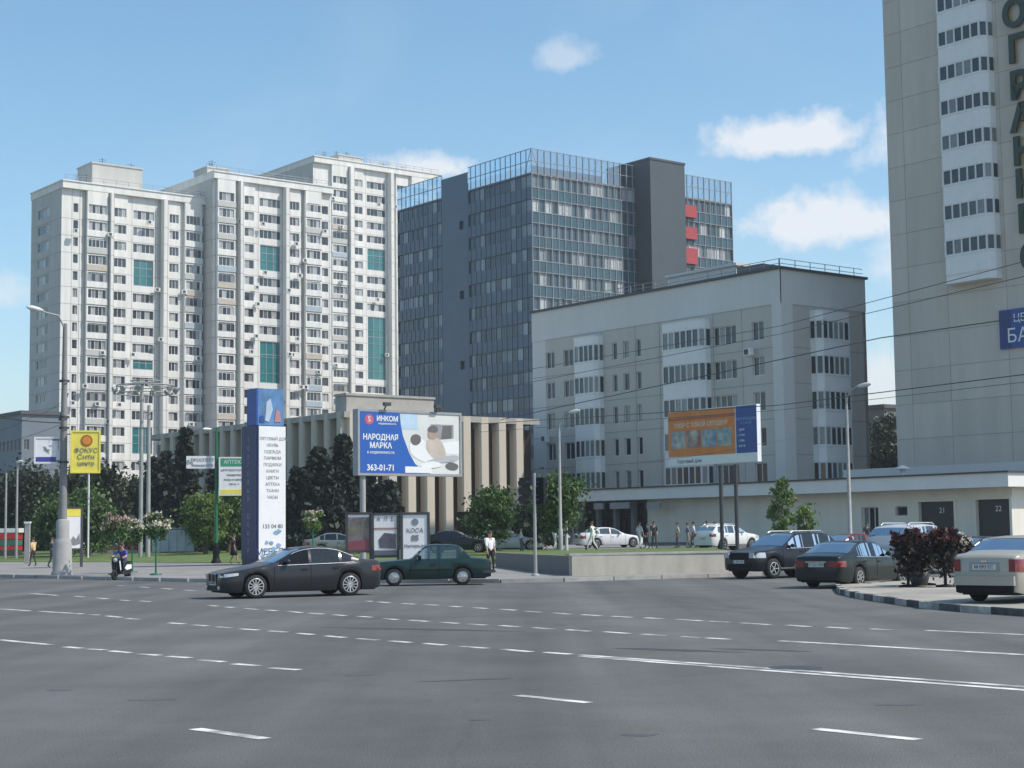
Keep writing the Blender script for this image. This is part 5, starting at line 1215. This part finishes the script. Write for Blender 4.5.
# big concrete lamp post at left
Y = 77; x0 = X(62.5,Y); ztop = at(62,318,Y).z
lp = empty('lamp_post', 'thick concrete lamp post with a heavy round base and two lit signs at left', 'lamp post', (x0,Y,.13))
b = MB(); b.tube([(0,0,1.2),(0,0,ztop*.55),(0,0,ztop-.4)], [.20,.16,.10], 14); b.build('post', mat('post_concrete', (.24,.235,.23), .9, .15, 2), lp)
b = MB(); b.lathe([(.50,0),(.50,.12),(.44,.2),(.42,1.5),(.36,1.62),(.30,1.75),(.30,2.5),(.22,2.6)], (0,0,0), 20); b.build('base', mat('base_concrete', (.34,.33,.32), .9, .15, 2, .2, 10), lp)
b = MB(); h1 = at(47,313,Y); q = Vector((h1.x-x0, -1.0, h1.z-.13)); pts = [Vector((0,0,ztop-1.4)), Vector((-.02,-.03,ztop-.6)), Vector((-.25,-.25,ztop-.05)), Vector((-.8,-.75,q.z-.05)), q]
b.tube(pts, [.06,.05,.045,.04,.035], 8); b.build('lamp_arm', M['pole_grey'], lp); b = MB(); lamp_head(b, q, (-.8,-.6,.16), .95); b.build('lamp_head', mat('lamp_shell', (.6,.6,.6), .4), lp)
b = MB()
for z in (5.2,6.8,7.3,9.0): b.lathe([(.24,0),(.24,.1)], (0,0,z), 12)
b.bar((-.2,0,7.2),(.1,.15,8.5),.12); b.build('cable_brackets', M['dark_steel'], lp)
def board_at(name, label, cat, px0, px1, py0, py1, Y, az, m, th=.16, group=None, fr=None):
    """board facing azimuth az+180; returns the empty with local x to the right, -y to the viewer"""
    c = at((px0+px1)/2, (py0+py1)/2, Y); w = (px1-px0)/FPX*Y/math.cos(R(az)-math.atan2(c.x, c.y)*0.0); h = (py1-py0)/FPX*Y
    e = empty(name, label, cat, (c.x, c.y, c.z), R(-az), group)
    b = MB(); b.box(-w/2, w/2, 0, th, -h/2, h/2); b.build('panel', m, e)
    if fr:
        b = MB(); f = .05
        for (a, c2, d, g) in ((-w/2-.03,w/2+.03,-h/2-.03,-h/2+f),(-w/2-.03,w/2+.03,h/2-f,h/2+.03),(-w/2-.03,-w/2+f,-h/2+f,h/2-f),(w/2-f,w/2+.03,-h/2+f,h/2-f)): b.box(a,c2,-.03,th+.02,d,g)
        b.build('frame', fr, e)
    return e, w, h
def shape(e, nm, pts, m, y=-.012, th=.01): b = MB(); b.front(pts, y-th, y, 0); return b.build(nm, m, e)
def disc(e, nm, cx_, cz, r, m, y=-.012, n=20, r2=None): return shape(e, nm, [(cx_+r*math.cos(6.2832*k/n), cz+(r2 or r)*math.sin(6.2832*k/n)) for k in range(n)], m, y)
mat('violet', (.06,.06,.30), .5); mat('grey_print', (.22,.22,.24), .6)
e, w, h = board_at('lit_sign', 'white box sign with a grey bird emblem and a violet strip on the concrete post', 'sign', 35.5,56.5,437.5,463,Y-.1,-16, M['white_board'], .22, 'box signs on the concrete lamp post', M['frame_white'])
shape(e, 'colour_strip', [(-w/2+.05,-h/2+.06),(w/2-.05,-h/2+.06),(w/2-.05,-h/2+.28),(-w/2+.05,-h/2+.28)], M['violet'])
shape(e, 'emblem', [(-.12,.18),(-.02,.16),(.05,.05),(.20,.02),(.10,-.02),(.16,-.14),(.02,-.04),(-.10,.02),(-.06,.08)], M['grey_print'])
e, w, h = board_at('lit_sign', 'yellow box sign with a round orange emblem on the concrete post', 'sign', 72,99,431,472.5,Y-.1,-16, M['yellow_board'], .22, 'box signs on the concrete lamp post', M['yellow_board'])
disc(e, 'emblem', .05, .52, .27, mat('emblem_brown', (.42,.10,.02), .5)); disc(e, 'emblem_ring', .05, .52, .20, mat('emblem_orange', (.62,.25,.03), .5), -.024)
for k, (t, s_) in enumerate((('ФОКУС',.30),('Сити',.34),('центр',.28))): text_part('lettering', t, s_, M['grey_print'], e, (0.03,-.02,.06-.30*k))
b = MB()
for py, px in ((440,46),(470,80),(434,80),(461,46)):
    z = at(px,py,Y).z-.13; xx = X(px,Y)-x0; b = MB(); b.bar((0,0.0,z),(xx,0.0,z),.05); b.build('sign_bracket', M['dark_steel'], lp)
# poster light box behind the post
def citylight(label, px0, px1, py0, py1, Y, az, draw, legs=True, group='poster boards on the pavement', fr='dark_steel', zo=.13):
    c = at((px0+px1)/2, py1, Y); x = c.x; g = gz(x, Y)+zo; w = (px1-px0)/FPX*Y; zt = at(px0,py0,Y).z-g; zb = c.z-g
    e = empty('poster_board', label, 'poster board', (x, Y, g), R(-az), group)
    b = MB(); b.box(-w/2,w/2,-.06,.06,zb,zt); b.build('poster', M['white_board'], e)
    b = MB(); f = .07
    for (a, c2, d, q) in ((-w/2-.02,w/2+.02,zb-f,zb+.04),(-w/2-.02,w/2+.02,zt-.04,zt+f)): b.box(a,c2,-.10,.10,d,q)
    for sg in (1,-1): b.box(sg*(w/2+.05)-.06, sg*(w/2+.05)+.06, -.10,.10, -.1 if legs else zb, zt+f)
    b.build('frame', M[fr], e); draw(e, w, zb, zt); return e
def d1(e, w, zb, zt):
    shape(e, 'colour_band', [(-w/2,zt-.5),(w/2,zt-.5),(w/2,zt),(-w/2,zt)], M['yellow_board'], -.065)
    shape(e, 'picture', [(-.1,zb+.3),(.15,zb+.75),(.3,zb+.55),(.5,zb+.9),(w/2-.05,zb+.3),(.2,zb+.2)], M['grey_print'], -.065)
citylight('white poster with a yellow top behind the concrete lamp post', 60,80.5,508,549,96,-28, d1)
b = None
# narrow white column beside the yellow person
Yc = 108; x = X(27.5,Yc); e = empty('advert_column', 'slim pale post standing left of the person in yellow', 'post', (x,Yc,gz(x,Yc)+.13)); b = MB(); b.box(-.16,.16,-.1,.1,0,2.6); b.build('post', M['concrete'], e); b = MB(); b.box(-.2,.2,-.14,.14,2.6,2.72); b.build('cap', M['white_board'], e)
# striped stall at the left edge
Ys = 135; x = X(6,Ys); e = empty('market_stall', 'low stall with red green and white stripes at the left edge', 'stall', (x,Ys,gz(x,Ys)+.1))
for nm, z0, z1, m in (('counter',0,.55,M['dark_steel']),('stripe',.55,.85,M['red_paint']),('stripe',.9,1.35,mat('stall_green',(.05,.16,.12),.6)),('canopy',1.95,2.3,M['white_board']),('stripe',1.4,1.9,M['red_paint'])):
    b = MB(); b.box(-1.9,1.1 if nm != 'canopy' else 1.2,-.5,.9,z0,z1); b.build(nm, m, e)
# two thin masts at the left edge
for px, py, lb, hd_ in ((5.5,473,'thinner plain mast at the left edge',False),(16.5,462,'mast with a small lamp at its top near the left edge',True)):
    Yl = 125; x = X(px,Yl); g = gz(x,Yl); zt = at(px,py,Yl).z-g; e = empty('street_mast', lb, 'mast', (x,Yl,g), 0, 'thin masts at the left edge'); b = MB(); b.tube([(0,0,0),(0,0,zt)], [.11,.07], 8); b.build('post', M['pole_grey'], e)
    if hd_: b = MB(); lamp_head(b, (0,0,zt), (.8,-.5,.1), .8); b.build('lamp_head', M['frame_white'], e)
# thin white post under the yellow sign
x = X(88,120); e = empty('street_mast', 'short thin pale mast right of the yellow box sign', 'mast', (x,120,gz(x,120)), 0, 'thin masts at the left edge'); b = MB(); b.tube([(0,0,0),(0,0,at(88,472,120).z-.3)], .07, 8); b.build('post', M['frame_white'], e); b = MB(); b.lathe([(.13,0),(.13,.2),(.03,.25)], (0,0,at(88,472,120).z-.3), 10); b.build('cap', M['frame_grey'], e)
# twin floodlight masts with a ring of lamps
Yf = 118; x = X(144,Yf); g = gz(x,Yf); e = empty('floodlight_mast', 'twin pole floodlight mast with a ring of lamps in front of the white block', 'floodlight mast', (x,Yf,g))
zr = at(141,386,Yf).z-g
for dx, zz in ((-.26,zr+.2),(.26,zr-1.4)): b = MB(); b.tube([(dx,0,0),(dx,0,zz)], [.17,.12], 10); b.build('pole', M['pole_grey'], e)
b = MB(); rr = 2.05
for zz, r_ in ((zr,rr),(zr-.55,rr*.95),(zr+.35,rr*.5)): b.tube([(r_*math.cos(k*math.pi/12), r_*math.sin(k*math.pi/12), zz) for k in range(25)], .045, 6, cap=False)
for k in range(8): a = k*math.pi/4; b.tube([(0,0,zr+.2),(rr*math.cos(a),rr*math.sin(a),zr),(rr*.95*math.cos(a),rr*.95*math.sin(a),zr-.55)], .035, 5)
b.build('lamp_ring', M['pole_grey'], e)
for k in range(12):
    a = k*math.pi/6; b = MB(); c = Vector((rr*math.cos(a), rr*math.sin(a), zr-.2)); d = Vector((math.cos(a),math.sin(a),-.5)).normalized(); b.tube([c, c+d*.18, c+d*.34], [.10,.20,.23], 10); b.build('floodlight', M['frame_grey'], e)
# green lamp post with street signs
Yg = 97; x = X(215.5,Yg); g = gz(x,Yg)+.13; e = empty('lamp_post', 'slim green lamp post carrying a white street name plate and a green headed sign', 'lamp post', (x,Yg,g)); zt = at(215,428,Yg).z-g
b = MB(); b.tube([(0,0,.6),(0,0,zt)], [.11,.07], 10); b.build('post', M['green_paint'], e); b = MB(); b.lathe([(.30,0),(.30,.1),(.22,.2),(.18,.5),(.22,.6),(.12,1.1),(.1,1.2)], (0,0,0), 16); b.build('base', M['black'], e)
b = MB(); b.tube([(0,0,zt-.3),(-.1,-.1,zt-.1),(-.35,-.3,zt-.08)], .035, 6); b.build('lamp_arm', M['green_paint'], e); b = MB(); lamp_head(b, (-.35,-.3,zt-.08), (-.7,-.6,.0), .6); b.build('lamp_head', M['frame_white'], e)
e, w, h = board_at('street_sign', 'white street name plate with grey lettering on the green lamp post', 'sign', 187,214,456,468.5,Yg,-14, M['white_board'], .06); text_part('lettering', 'ПРОСПЕКТ', .25, M['grey_print'], e, (.12,-.012,.12)); text_part('lettering', 'Вернадского', .2, M['grey_print'], e, (.12,-.012,-.18)); text_part('lettering', '86', .38, M['grey_print'], e, (-.62,-.012,0))
e, w, h = board_at('shop_sign', 'white sign with a green heading and a yellow foot on the green lamp post', 'sign', 220,248,457.5,495,Yg,-14, M['white_board'], .18, None, M['frame_white'])
shape(e, 'heading', [(-w/2+.06,h/2-.5),(w/2-.06,h/2-.5),(w/2-.06,h/2-.06),(-w/2+.06,h/2-.06)], M['green_board']); shape(e, 'foot', [(-w/2+.06,-h/2+.06),(w/2-.06,-h/2+.06),(w/2-.06,-h/2+.32),(-w/2+.06,-h/2+.32)], M['yellow_board'])
text_part('lettering', 'АПТЕКА', .30, M['white_board'], e, (0,-.03,h/2-.28))
for k, t in enumerate(('КРУГЛОСУТОЧНО','лекарства','вход со двора','150 м  >')): text_part('lettering', t, .17, M['grey_print'], e, (0,-.012,h/2-.75-.27*k))
disc(e, 'round_tag', w/2-.02, -h/2+.25, .16, mat('tag_red', (.5,.12,.08), .5), -.05)
# advertising pylon
Yp = 91; p0 = at(257,425,Yp); g = gz(p0.x,Yp)+.13; e = empty('advertising_pylon', 'tall blue and white advertising pylon with printed lines and a blue picture on top', 'pylon', (p0.x,Yp,g), ROT)
wR = along((p0.x,Yp), U, 284.5); wLft = along((p0.x,Yp), V, 241); z1 = p0.z-g; z2 = at(262,388,Yp).z-g
b = MB(); b.box(0.02,wR,0.02,wLft,0,z1); b.build('body', M['navy'], e); b = MB(); b.box(.10,wR-.02,-.05,.02,.3,z1-.05); b.build('white_panel', M['white_board'], e)
b = MB(); b.box(-.05,.02,.05,wLft-.04,.3,z1-.05); b.build('blue_panel', M['navy'], e)
b = MB(); b.box(.05,wR-.1,.02,wLft*.6,z1,z2); b.build('top_box', mat('sky_print', (.10,.22,.42), .4, .4, .8), e)
b = MB(); b.box(-.05,.05,-.02,wLft*.62,z1,z2); b.build('top_panel', M['blue_board'], e)
for nm_, pts_, m_ in (('top_picture', [(.5,z1+.25),(.75,z1+.2),(1.0,z1+.9),(.85,z1+1.5),(.6,z1+1.3)], mat('print_mist', (.42,.50,.60), .5)), ('top_picture', [(1.1,z1+.2),(1.5,z1+.2),(1.45,z1+.8),(1.2,z1+.9)], mat('print_rose', (.45,.22,.24), .5)), ('top_picture', [(.15,z1+.15),(.45,z1+.15),(.4,z1+.55),(.2,z1+.5)], M['blue_board'])): b = MB(); b.front(pts_, -.012, .018); b.build(nm_, m_, e)
for k, t in enumerate(('ТОРГОВЫЙ ДОМ','ОБУВЬ','ОДЕЖДА','ПАРФЮМ','ПОДАРКИ','КНИГИ','ЦВЕТЫ','АПТЕКА','ТКАНИ','ЧАСЫ')): text_part('lettering', t, .24, M['grey_print'], e, (wR/2+.05,-.056,z1-.75-.36*k), sx=.95)
for t, z, sz in (('133 04 80',z1-5.6,.32),('МЕБЕЛЬ',z1-7.0,.5)): text_part('lettering', t, sz, mat('navy_print',(.03,.04,.12),.5), e, (wR/2+.05,-.056,z))
rnd = random.Random(3)
for k in range(14): cx_, cz = rnd.uniform(.3,wR-.3), rnd.uniform(.4,1.9); b = MB(); b.front(soft([(cx_+rnd.uniform(.05,.24)*math.cos(j), cz+rnd.uniform(.05,.2)*math.sin(j)) for j in range(6)], 2), -.062-.002*k, -.052); b.build('blue_print', mat('blue_print', (.22,.38,.55), .5, .3, 4), e)
for k in range(16):
    t = 'ТОРГОВЫЙ ЦЕНТР  '[k]; 
    if t != ' ': text_part('lettering', t, .36, mat('print_pale', (.25,.28,.45), .5), e, (-.056, wLft/2, z1-.8-.47*k), (math.pi/2,0,-math.pi/2))
# big blue billboard
Yb = 77.0; p0 = at(358.5,442,Yb); g = gz(p0.x,Yb)+.13
bl = empty('billboard', 'large blue and white billboard with a photo of people, on one thin post', 'billboard', (p0.x,Yb,0), ROT)
wB = along((p0.x,Yb), U, 459.5); z0, z1 = at(358.5,474,Yb).z, at(358.5,410,Yb).z; H_ = z1-z0
b = MB(); b.box(0,wB,0,.35,z0,z1); b.build('panel', M['white_board'], bl)
b = MB(); 
for (a,c,d,q) in ((-.06,wB+.06,z0-.06,z0+.05),(-.06,wB+.06,z1-.05,z1+.06),(-.06,.05,z0+.05,z1-.05),(wB-.05,wB+.06,z0+.05,z1-.05)): b.box(a,c,-.05,.4,d,q)
b.build('frame', M['frame_grey'], bl)
b = MB(); px_ = along((p0.x,Yb), U, 364); b.tube([(px_,.2,g),(px_,.2,z0)], .14, 12); b.build('post', M['pole_grey'], bl); b = MB(); b.box(px_-.4,wB-.4,.36,.55,z0+.4,z0+.7); b.build('back_beam', M['dark_steel'], bl)
F = lambda u, v: (u*wB, z0+v*H_)
def bshape(nm, pts, m, y):
    if nm in ('photo_figure','photo_hair','photo_head','photo_dish','photo_cloth','photo_table'): pts = soft(pts)
    b = MB(); b.front([F(*p) for p in pts], y-.004, y); return b.build(nm, m, bl)
mat('bill_blue', (.015,.10,.40), .45, .06, .5); mat('ph_grey', (.42,.43,.44), .5); mat('ph_warm', (.52,.45,.38), .5); mat('ph_dark', (.13,.12,.12), .5); mat('ph_sky', (.45,.60,.72), .5); mat('ph_mid', (.28,.29,.30), .5)
bshape('photo', [(.36,.02),(.985,.02),(.985,.98),(.36,.98)], mat('ph_pale', (.66,.66,.63), .5, .1, .5), -.006)
bshape('photo_window', [(.39,.72),(.58,.72),(.56,.97),(.39,.97)], M['ph_sky'], -.012); bshape('photo_cabinet', [(.70,.56),(.93,.60),(.93,.82),(.70,.82)], M['ph_mid'], -.012)
bshape('photo_cabinet', [(.80,.58),(.91,.60),(.91,.80),(.82,.80)], M['ph_dark'], -.018)
bshape('photo_shelf', [(.78,.34),(.985,.34),(.985,.56),(.82,.52)], M['white_board'], -.014)
bshape('photo_figure', [(.48,.34),(.62,.20),(.74,.18),(.70,.40),(.62,.58),(.56,.62),(.50,.56)], M['white_board'], -.020); bshape('photo_hair', [(.50,.50),(.55,.46),(.60,.52),(.60,.62),(.55,.66),(.50,.62)], M['ph_dark'], -.026)
bshape('photo_figure', [(.64,.42),(.72,.26),(.80,.22),(.86,.30),(.82,.52),(.76,.62),(.66,.58)], M['ph_warm'], -.024); bshape('photo_head', [(.67,.60),(.72,.56),(.77,.62),(.76,.74),(.70,.76),(.67,.70)], mat('ph_skin', (.38,.27,.21), .5), -.030); bshape('photo_hair', [(.67,.69),(.77,.68),(.77,.78),(.72,.81),(.67,.77)], M['ph_dark'], -.036)
bshape('photo_table', [(.58,.18),(.98,.22),(.98,.34),(.80,.30)], M['ph_grey'], -.032); bshape('photo_dish', [(.86,.10),(.96,.08),(.98,.17),(.90,.22),(.84,.18)], M['ph_dark'], -.038); bshape('photo_cloth', [(.55,.14),(.72,.10),(.84,.17),(.70,.24)], M['white_board'], -.036)
bshape('blue_field', [(.012,.02),(.60,.02),(.60,.10),(.54,.17),(.48,.35),(.42,.62),(.40,.80),(.39,.98),(.012,.98)], M['bill_blue'], -.044)
bshape('white_strip', [(.44,.03),(.70,.03),(.70,.13),(.44,.13)], M['white_board'], -.052)
b = MB(); cc = F(.095,.86); b.front([(cc[0]+.24*math.cos(k*.3142), cc[1]+.24*math.sin(k*.3142)) for k in range(20)], -.056, -.05); b.build('logo_disc', mat('logo_red', (.60,.10,.14), .5), bl)
text_part('logo_letter', 'S', .36, M['white_board'], bl, (cc[0],-.062,cc[1]))
for t, u, v, sz in (('ИНКОМ',.27,.875,.34),('недвижимость',.27,.80,.15),('НАРОДНАЯ',.205,.58,.37),('МАРКА',.205,.45,.37),('в недвижимости',.205,.345,.20),('363-01-71',.205,.10,.40)):
    q = text_part('lettering', t, sz, M['white_board'], bl, (F(u,v)[0],-.052,F(u,v)[1]), bold=.008 if sz > .3 else 0); q.scale = (.95, 1, 1)
b = MB()
for k in range(2): b = MB(); xx = wB*(.25+.5*k); b.bar((xx,.1,z1),(xx,-.15,z1+.3),.05); b.box(xx-.18,xx+.18,-.3,-.1,z1+.24,z1+.40); b.build('lamp_bracket', M['dark_steel'], bl)
# three poster boards below the billboard
def pA(e, w, zb, zt):
    shape(e, 'picture', [(-w/2,zb),(w/2,zb),(w/2,zt-.15),(-w/2,zt-.15)], mat('pic_mauve', (.20,.14,.17), .6, .5, 3, col2=(.13,.15,.09)), -.065); shape(e, 'picture_band', [(-w/2,zb),(w/2,zb),(w/2,zb+.5),(-w/2,zb+.4)], mat('pic_red', (.22,.06,.08), .6), -.08)
def pB(e, w, zb, zt):
    shape(e, 'picture', [(-w/2+.25,zb+.35),(w/2-.05,zb+.3),(w/2-.05,zb+.95),(-.05,zb+1.0),(-w/2+.2,zb+.7)], mat('pic_dark', (.10,.10,.13), .6, .4, 3), -.065)
    text_part('lettering', 'А  Л  Е', .24, M['grey_print'], e, (0,-.07,zt-.2)); shape(e, 'picture_band', [(-w/2,zt-.65),(w/2,zt-.65),(w/2,zt-.58),(-w/2,zt-.58)], mat('pic_pink', (.40,.22,.2), .6), -.065); shape(e, 'picture_band', [(-w/2,zb),(w/2,zb),(w/2,zb+.25),(-w/2,zb+.25)], M['grey_print'], -.065)
def pC(e, w, zb, zt):
    disc(e, 'emblem', 0, zt-.35, .15, M['grey_print'], -.065); text_part('lettering', 'КОСА', .26, M['grey_print'], e, (0,-.07,zt-.72)); text_part('lettering', '85', .32, M['grey_print'], e, (0,-.07,zt-1.05), bold=.02); text_part('lettering', 'Интерьер', .2, M['grey_print'], e, (0,-.07,zt-1.38))
citylight('poster board with a dark reddish picture, leftmost of three under the billboard', 348,369.5,514,551,72,-4, pA)
citylight('poster board with pale lettering over a dark round picture, middle of three', 374,397,514.5,556,72,-4, pB)
citylight('pale poster board with a round emblem and the number 85, rightmost of three', 403,427.5,514,562,71.5,-4, pC)
# orange billboard
Yo = 106; p0 = at(757,430,Yo); ob = empty('billboard', 'orange billboard with four pictures and a blue panel in front of the grey block', 'billboard', (p0.x,Yo,0), ROT)
wO = along((p0.x,Yo), V, 668); z0, z1 = at(757,452,Yo).z, at(757,404.5,Yo).z; H_ = z1-z0
b = MB(); b.box(0,.35,0,wO,z0-.6,z1+.05); b.build('panel', M['white_board'], ob)
def oshape(nm, u0, u1, v0, v1, m, d): b = MB(); b.box(-d-.006,-d+.001,wO*(1-u1),wO*(1-u0),z0+v0*H_,z0+v1*H_); return b.build(nm, m, ob)
oshape('orange_field', .0,.765,.0,1,M['orange_board'],.004); oshape('blue_field', .775,1,.0,1,M['blue_board'],.004); oshape('white_strip',0,1,-.19,-.02,M['white_board'],.004)
oshape('orange_strip', 0,.765,.80,.86,mat('rust', (.42,.12,.05), .5),.012)
for k, m in enumerate((mat('pic_a',(.38,.40,.36),.5,.5,2,col2=(.2,.26,.36)),mat('pic_b',(.40,.38,.34),.5,.5,2,col2=(.30,.12,.08)),mat('pic_c',(.12,.24,.42),.5,.5,2,col2=(.3,.36,.38)),mat('pic_d',(.22,.34,.34),.5,.5,2,col2=(.4,.42,.4)))): oshape('picture', .04+.175*k,.20+.175*k,.18,.56,m,.014)
LR = (math.pi/2,0,-math.pi/2)
q = text_part('lettering', 'УЗОР С ТОБОЙ СЕГОДНЯ', .40, mat('cream_print',(.72,.58,.42),.5), ob, (-.016, wO*.62, z0+.68*H_), LR, bold=.01)
for k, t in enumerate(('РАСПРОДАЖА','с 1 по 30')): text_part('lettering', t, .24, mat('pale_blue',(.3,.42,.62),.5), ob, (-.016, wO*.115, z0+(.72-.08*k)*H_), LR)
for k, t in enumerate(('- дом','- офис','- сад','- кафе')): text_part('lettering', t, .24, M['white_board'], ob, (-.016, wO*.17, z0+(.50-.115*k)*H_), LR)
text_part('lettering', 'Торговый дом', .34, mat('navy_print',(.03,.04,.12),.5), ob, (-.016, wO*.76, z0-.11*H_), LR)
b = MB()
for px in (716,731): s_ = along((p0.x,Yo),V,px); b.tube([(.3,s_,gz(p0.x,Yo)),(.3,s_,z0-.7)], .13, 10)
b.build('posts', M['dark_steel'], ob)
# lamp posts
def lamp_post(label, px, Y, pytop, pxh, pyh, zo=.13):
    x = X(px,Y)+.0; g = gz(x,Y)+zo; zt = at(px,pytop,Y).z-g; hp = at(pxh,pyh,Y); e = empty('lamp_post', label, 'lamp post', (x,Y,g)); q = Vector((hp.x-x,-.6,hp.z-g))
    b = MB(); b.tube([(0,0,0),(0,0,1.2),(0,0,1.25),(0,0,zt-.5)], [.14,.14,.10,.075], 10); b.build('post', M['pole_grey'], e)
    b = MB(); b.tube([(0,0,zt-.5),(.02,-.02,zt-.1),(q.x*.35,q.y*.35,zt+(q.z-zt)*.55),(q.x*.75,q.y*.75,q.z-.03),q], [.06,.05,.045,.04,.035], 8); b.build('lamp_arm', M['pole_grey'], e)
    b = MB(); lamp_head(b, q, (.85,-.5,.12), .85); b.build('lamp_head', MATS['lamp_shell'], e); return e, x, g, zt
lamp_post('grey lamp post with a curved arm in front of the right hand cream wall', 847, 84, 396, 857, 387, 0.0)
lamp_post('grey lamp post with a curved arm beside the loose green tree', 558.5, 96, 422, 570, 413, .5)
# traffic light
Yt = 65.2; x = X(533,Yt); e = empty('traffic_light', 'pole with two dark traffic lights facing away, at the corner of the low wall', 'traffic light', (x,Yt,.13)); zt = at(533,473,Yt).z-.13
b = MB(); b.tube([(0,0,0),(0,0,zt)], [.075,.06], 10); b.lathe([(.16,0),(.16,.06),(.09,.1)], (0,0,0), 12); b.build('pole', M['pole_grey'], e)
b = MB(); b.bar((-.5,0,zt-.35),(.3,0,zt-.35),.05); b.bar((-.5,0,zt-1.05),(.3,0,zt-1.05),.05); b.build('bracket', M['dark_steel'], e)
for dx, a in ((-.40,.35),(.24,-.5)):
    b = MB(); b.box(-.17,.17,-.06,.14,-.16,.16); b.box(-.165,.165,-.05,.13,.19,.52); b.box(-.165,.165,-.05,.13,-.52,-.19); b.box(-.06,.06,-.03,.08,-.5,.5)
    for k in range(3): b.lathe([(.12,.0),(.14,.2)], (0,.14,.32-.32*k), 12, 'y')
    o = b.build('signal_head', M['black'], e, (dx,0,zt-.70), (0,0,a))
    for k, m in enumerate((M['red_lamp'],M['amber_lamp'],M['green_board'])): b = MB(); b.lathe([(0,.165),(.11,.165),(.11,.15)], (0,0,.32-.32*k), 12, 'y'); b.build('lens', m, o)
# glass shelter panels and railing behind the flower stands
Yr = 122; x = X(152,Yr); e = empty('glass_railing', 'bluish glass screen with thin posts behind the flower stands at left', 'railing', (x,Yr,gz(x,Yr)+.13)); 
for k in range(5): b = MB(); b.box(k*.62,k*.62+.56,-.01,.01,.3,1.9); b.build('glass_pane', mat('pale_glass', (.28,.36,.42), .15, .15, 1), e)
b = MB()
for k in range(6): b.box(k*.62-.04,k*.62,-.03,.03,0,2.05)
b.box(-.04,3.1,-.03,.03,1.95,2.05); b.build('frame', M['frame_grey'], e)
# ------------------------------------------------------------------ overhead wires
def wire(pts, r, label, sag=.15):
    P = [at(*p) for p in pts]; out = []
    for a, c in zip(P, P[1:]):
        for k in range(9): t = k/8; q = a.lerp(c, t); q.z -= sag*4*t*(1-t); out.append(q)
    b = MB(); b.tube(out, r*.72, 5); tag(b.build('overhead_wire', M['dark_steel'], fix=False), label, 'wire', 'overhead trolley wires')
wire([(500,420,60),(880,338,42),(1060,312,34)], .020, 'thick overhead wire crossing the grey block and rising right', .0)
wire([(480,378,62),(780,326,46),(1060,252,34)], .013, 'upper thin overhead wire crossing the grey block', .0)
wire([(480,392,62),(780,334,46),(1060,268,34)], .013, 'second thin overhead wire just below the upper one', .0)
wire([(480,424,66),(780,405,48),(1060,370,36)], .018, 'lower overhead wire passing in front of the tower wall', .0)
wire([(480,432,66),(780,410,48),(1060,378,36)], .010, 'thin wire following just under the lower overhead wire', .0)
wire([(640,462,80),(760,444,80),(846,424,84)], .012, 'short wire running to the right hand lamp post', .1)
wire([(-30,412,77),(62,423,77)], .030, 'thick cable reaching the concrete lamp post from the left edge', .1)
wire([(-30,452,77),(62,424,77)], .014, 'thin cable rising from the left edge to the concrete lamp post', .1)
wire([(-30,440,77),(30,418,77),(62,402,77)], .012, 'second thin cable rising to the concrete lamp post', .1)

# ------------------------------------------------------------------ summer haze: one closed box round the whole scene
HAZE = 0.0003
hm = bpy.data.materials.new('haze_air'); hm.use_nodes = True; ht = hm.node_tree
ht.nodes.remove(ht.nodes['Principled BSDF']); pv = ht.nodes.new('ShaderNodeVolumePrincipled'); pv.inputs['Color'].default_value = (.93,.95,.98,1); pv.inputs['Density'].default_value = HAZE; pv.inputs['Anisotropy'].default_value = 0.2
ht.links.new(pv.outputs[0], ht.nodes['Material Output'].inputs['Volume'])
b = MB(); b.box(-3200, 3200, -500, 4700, -2, 110); tag(b.build('haze', hm), 'thin summer haze over the whole street', 'haze', kind='stuff')
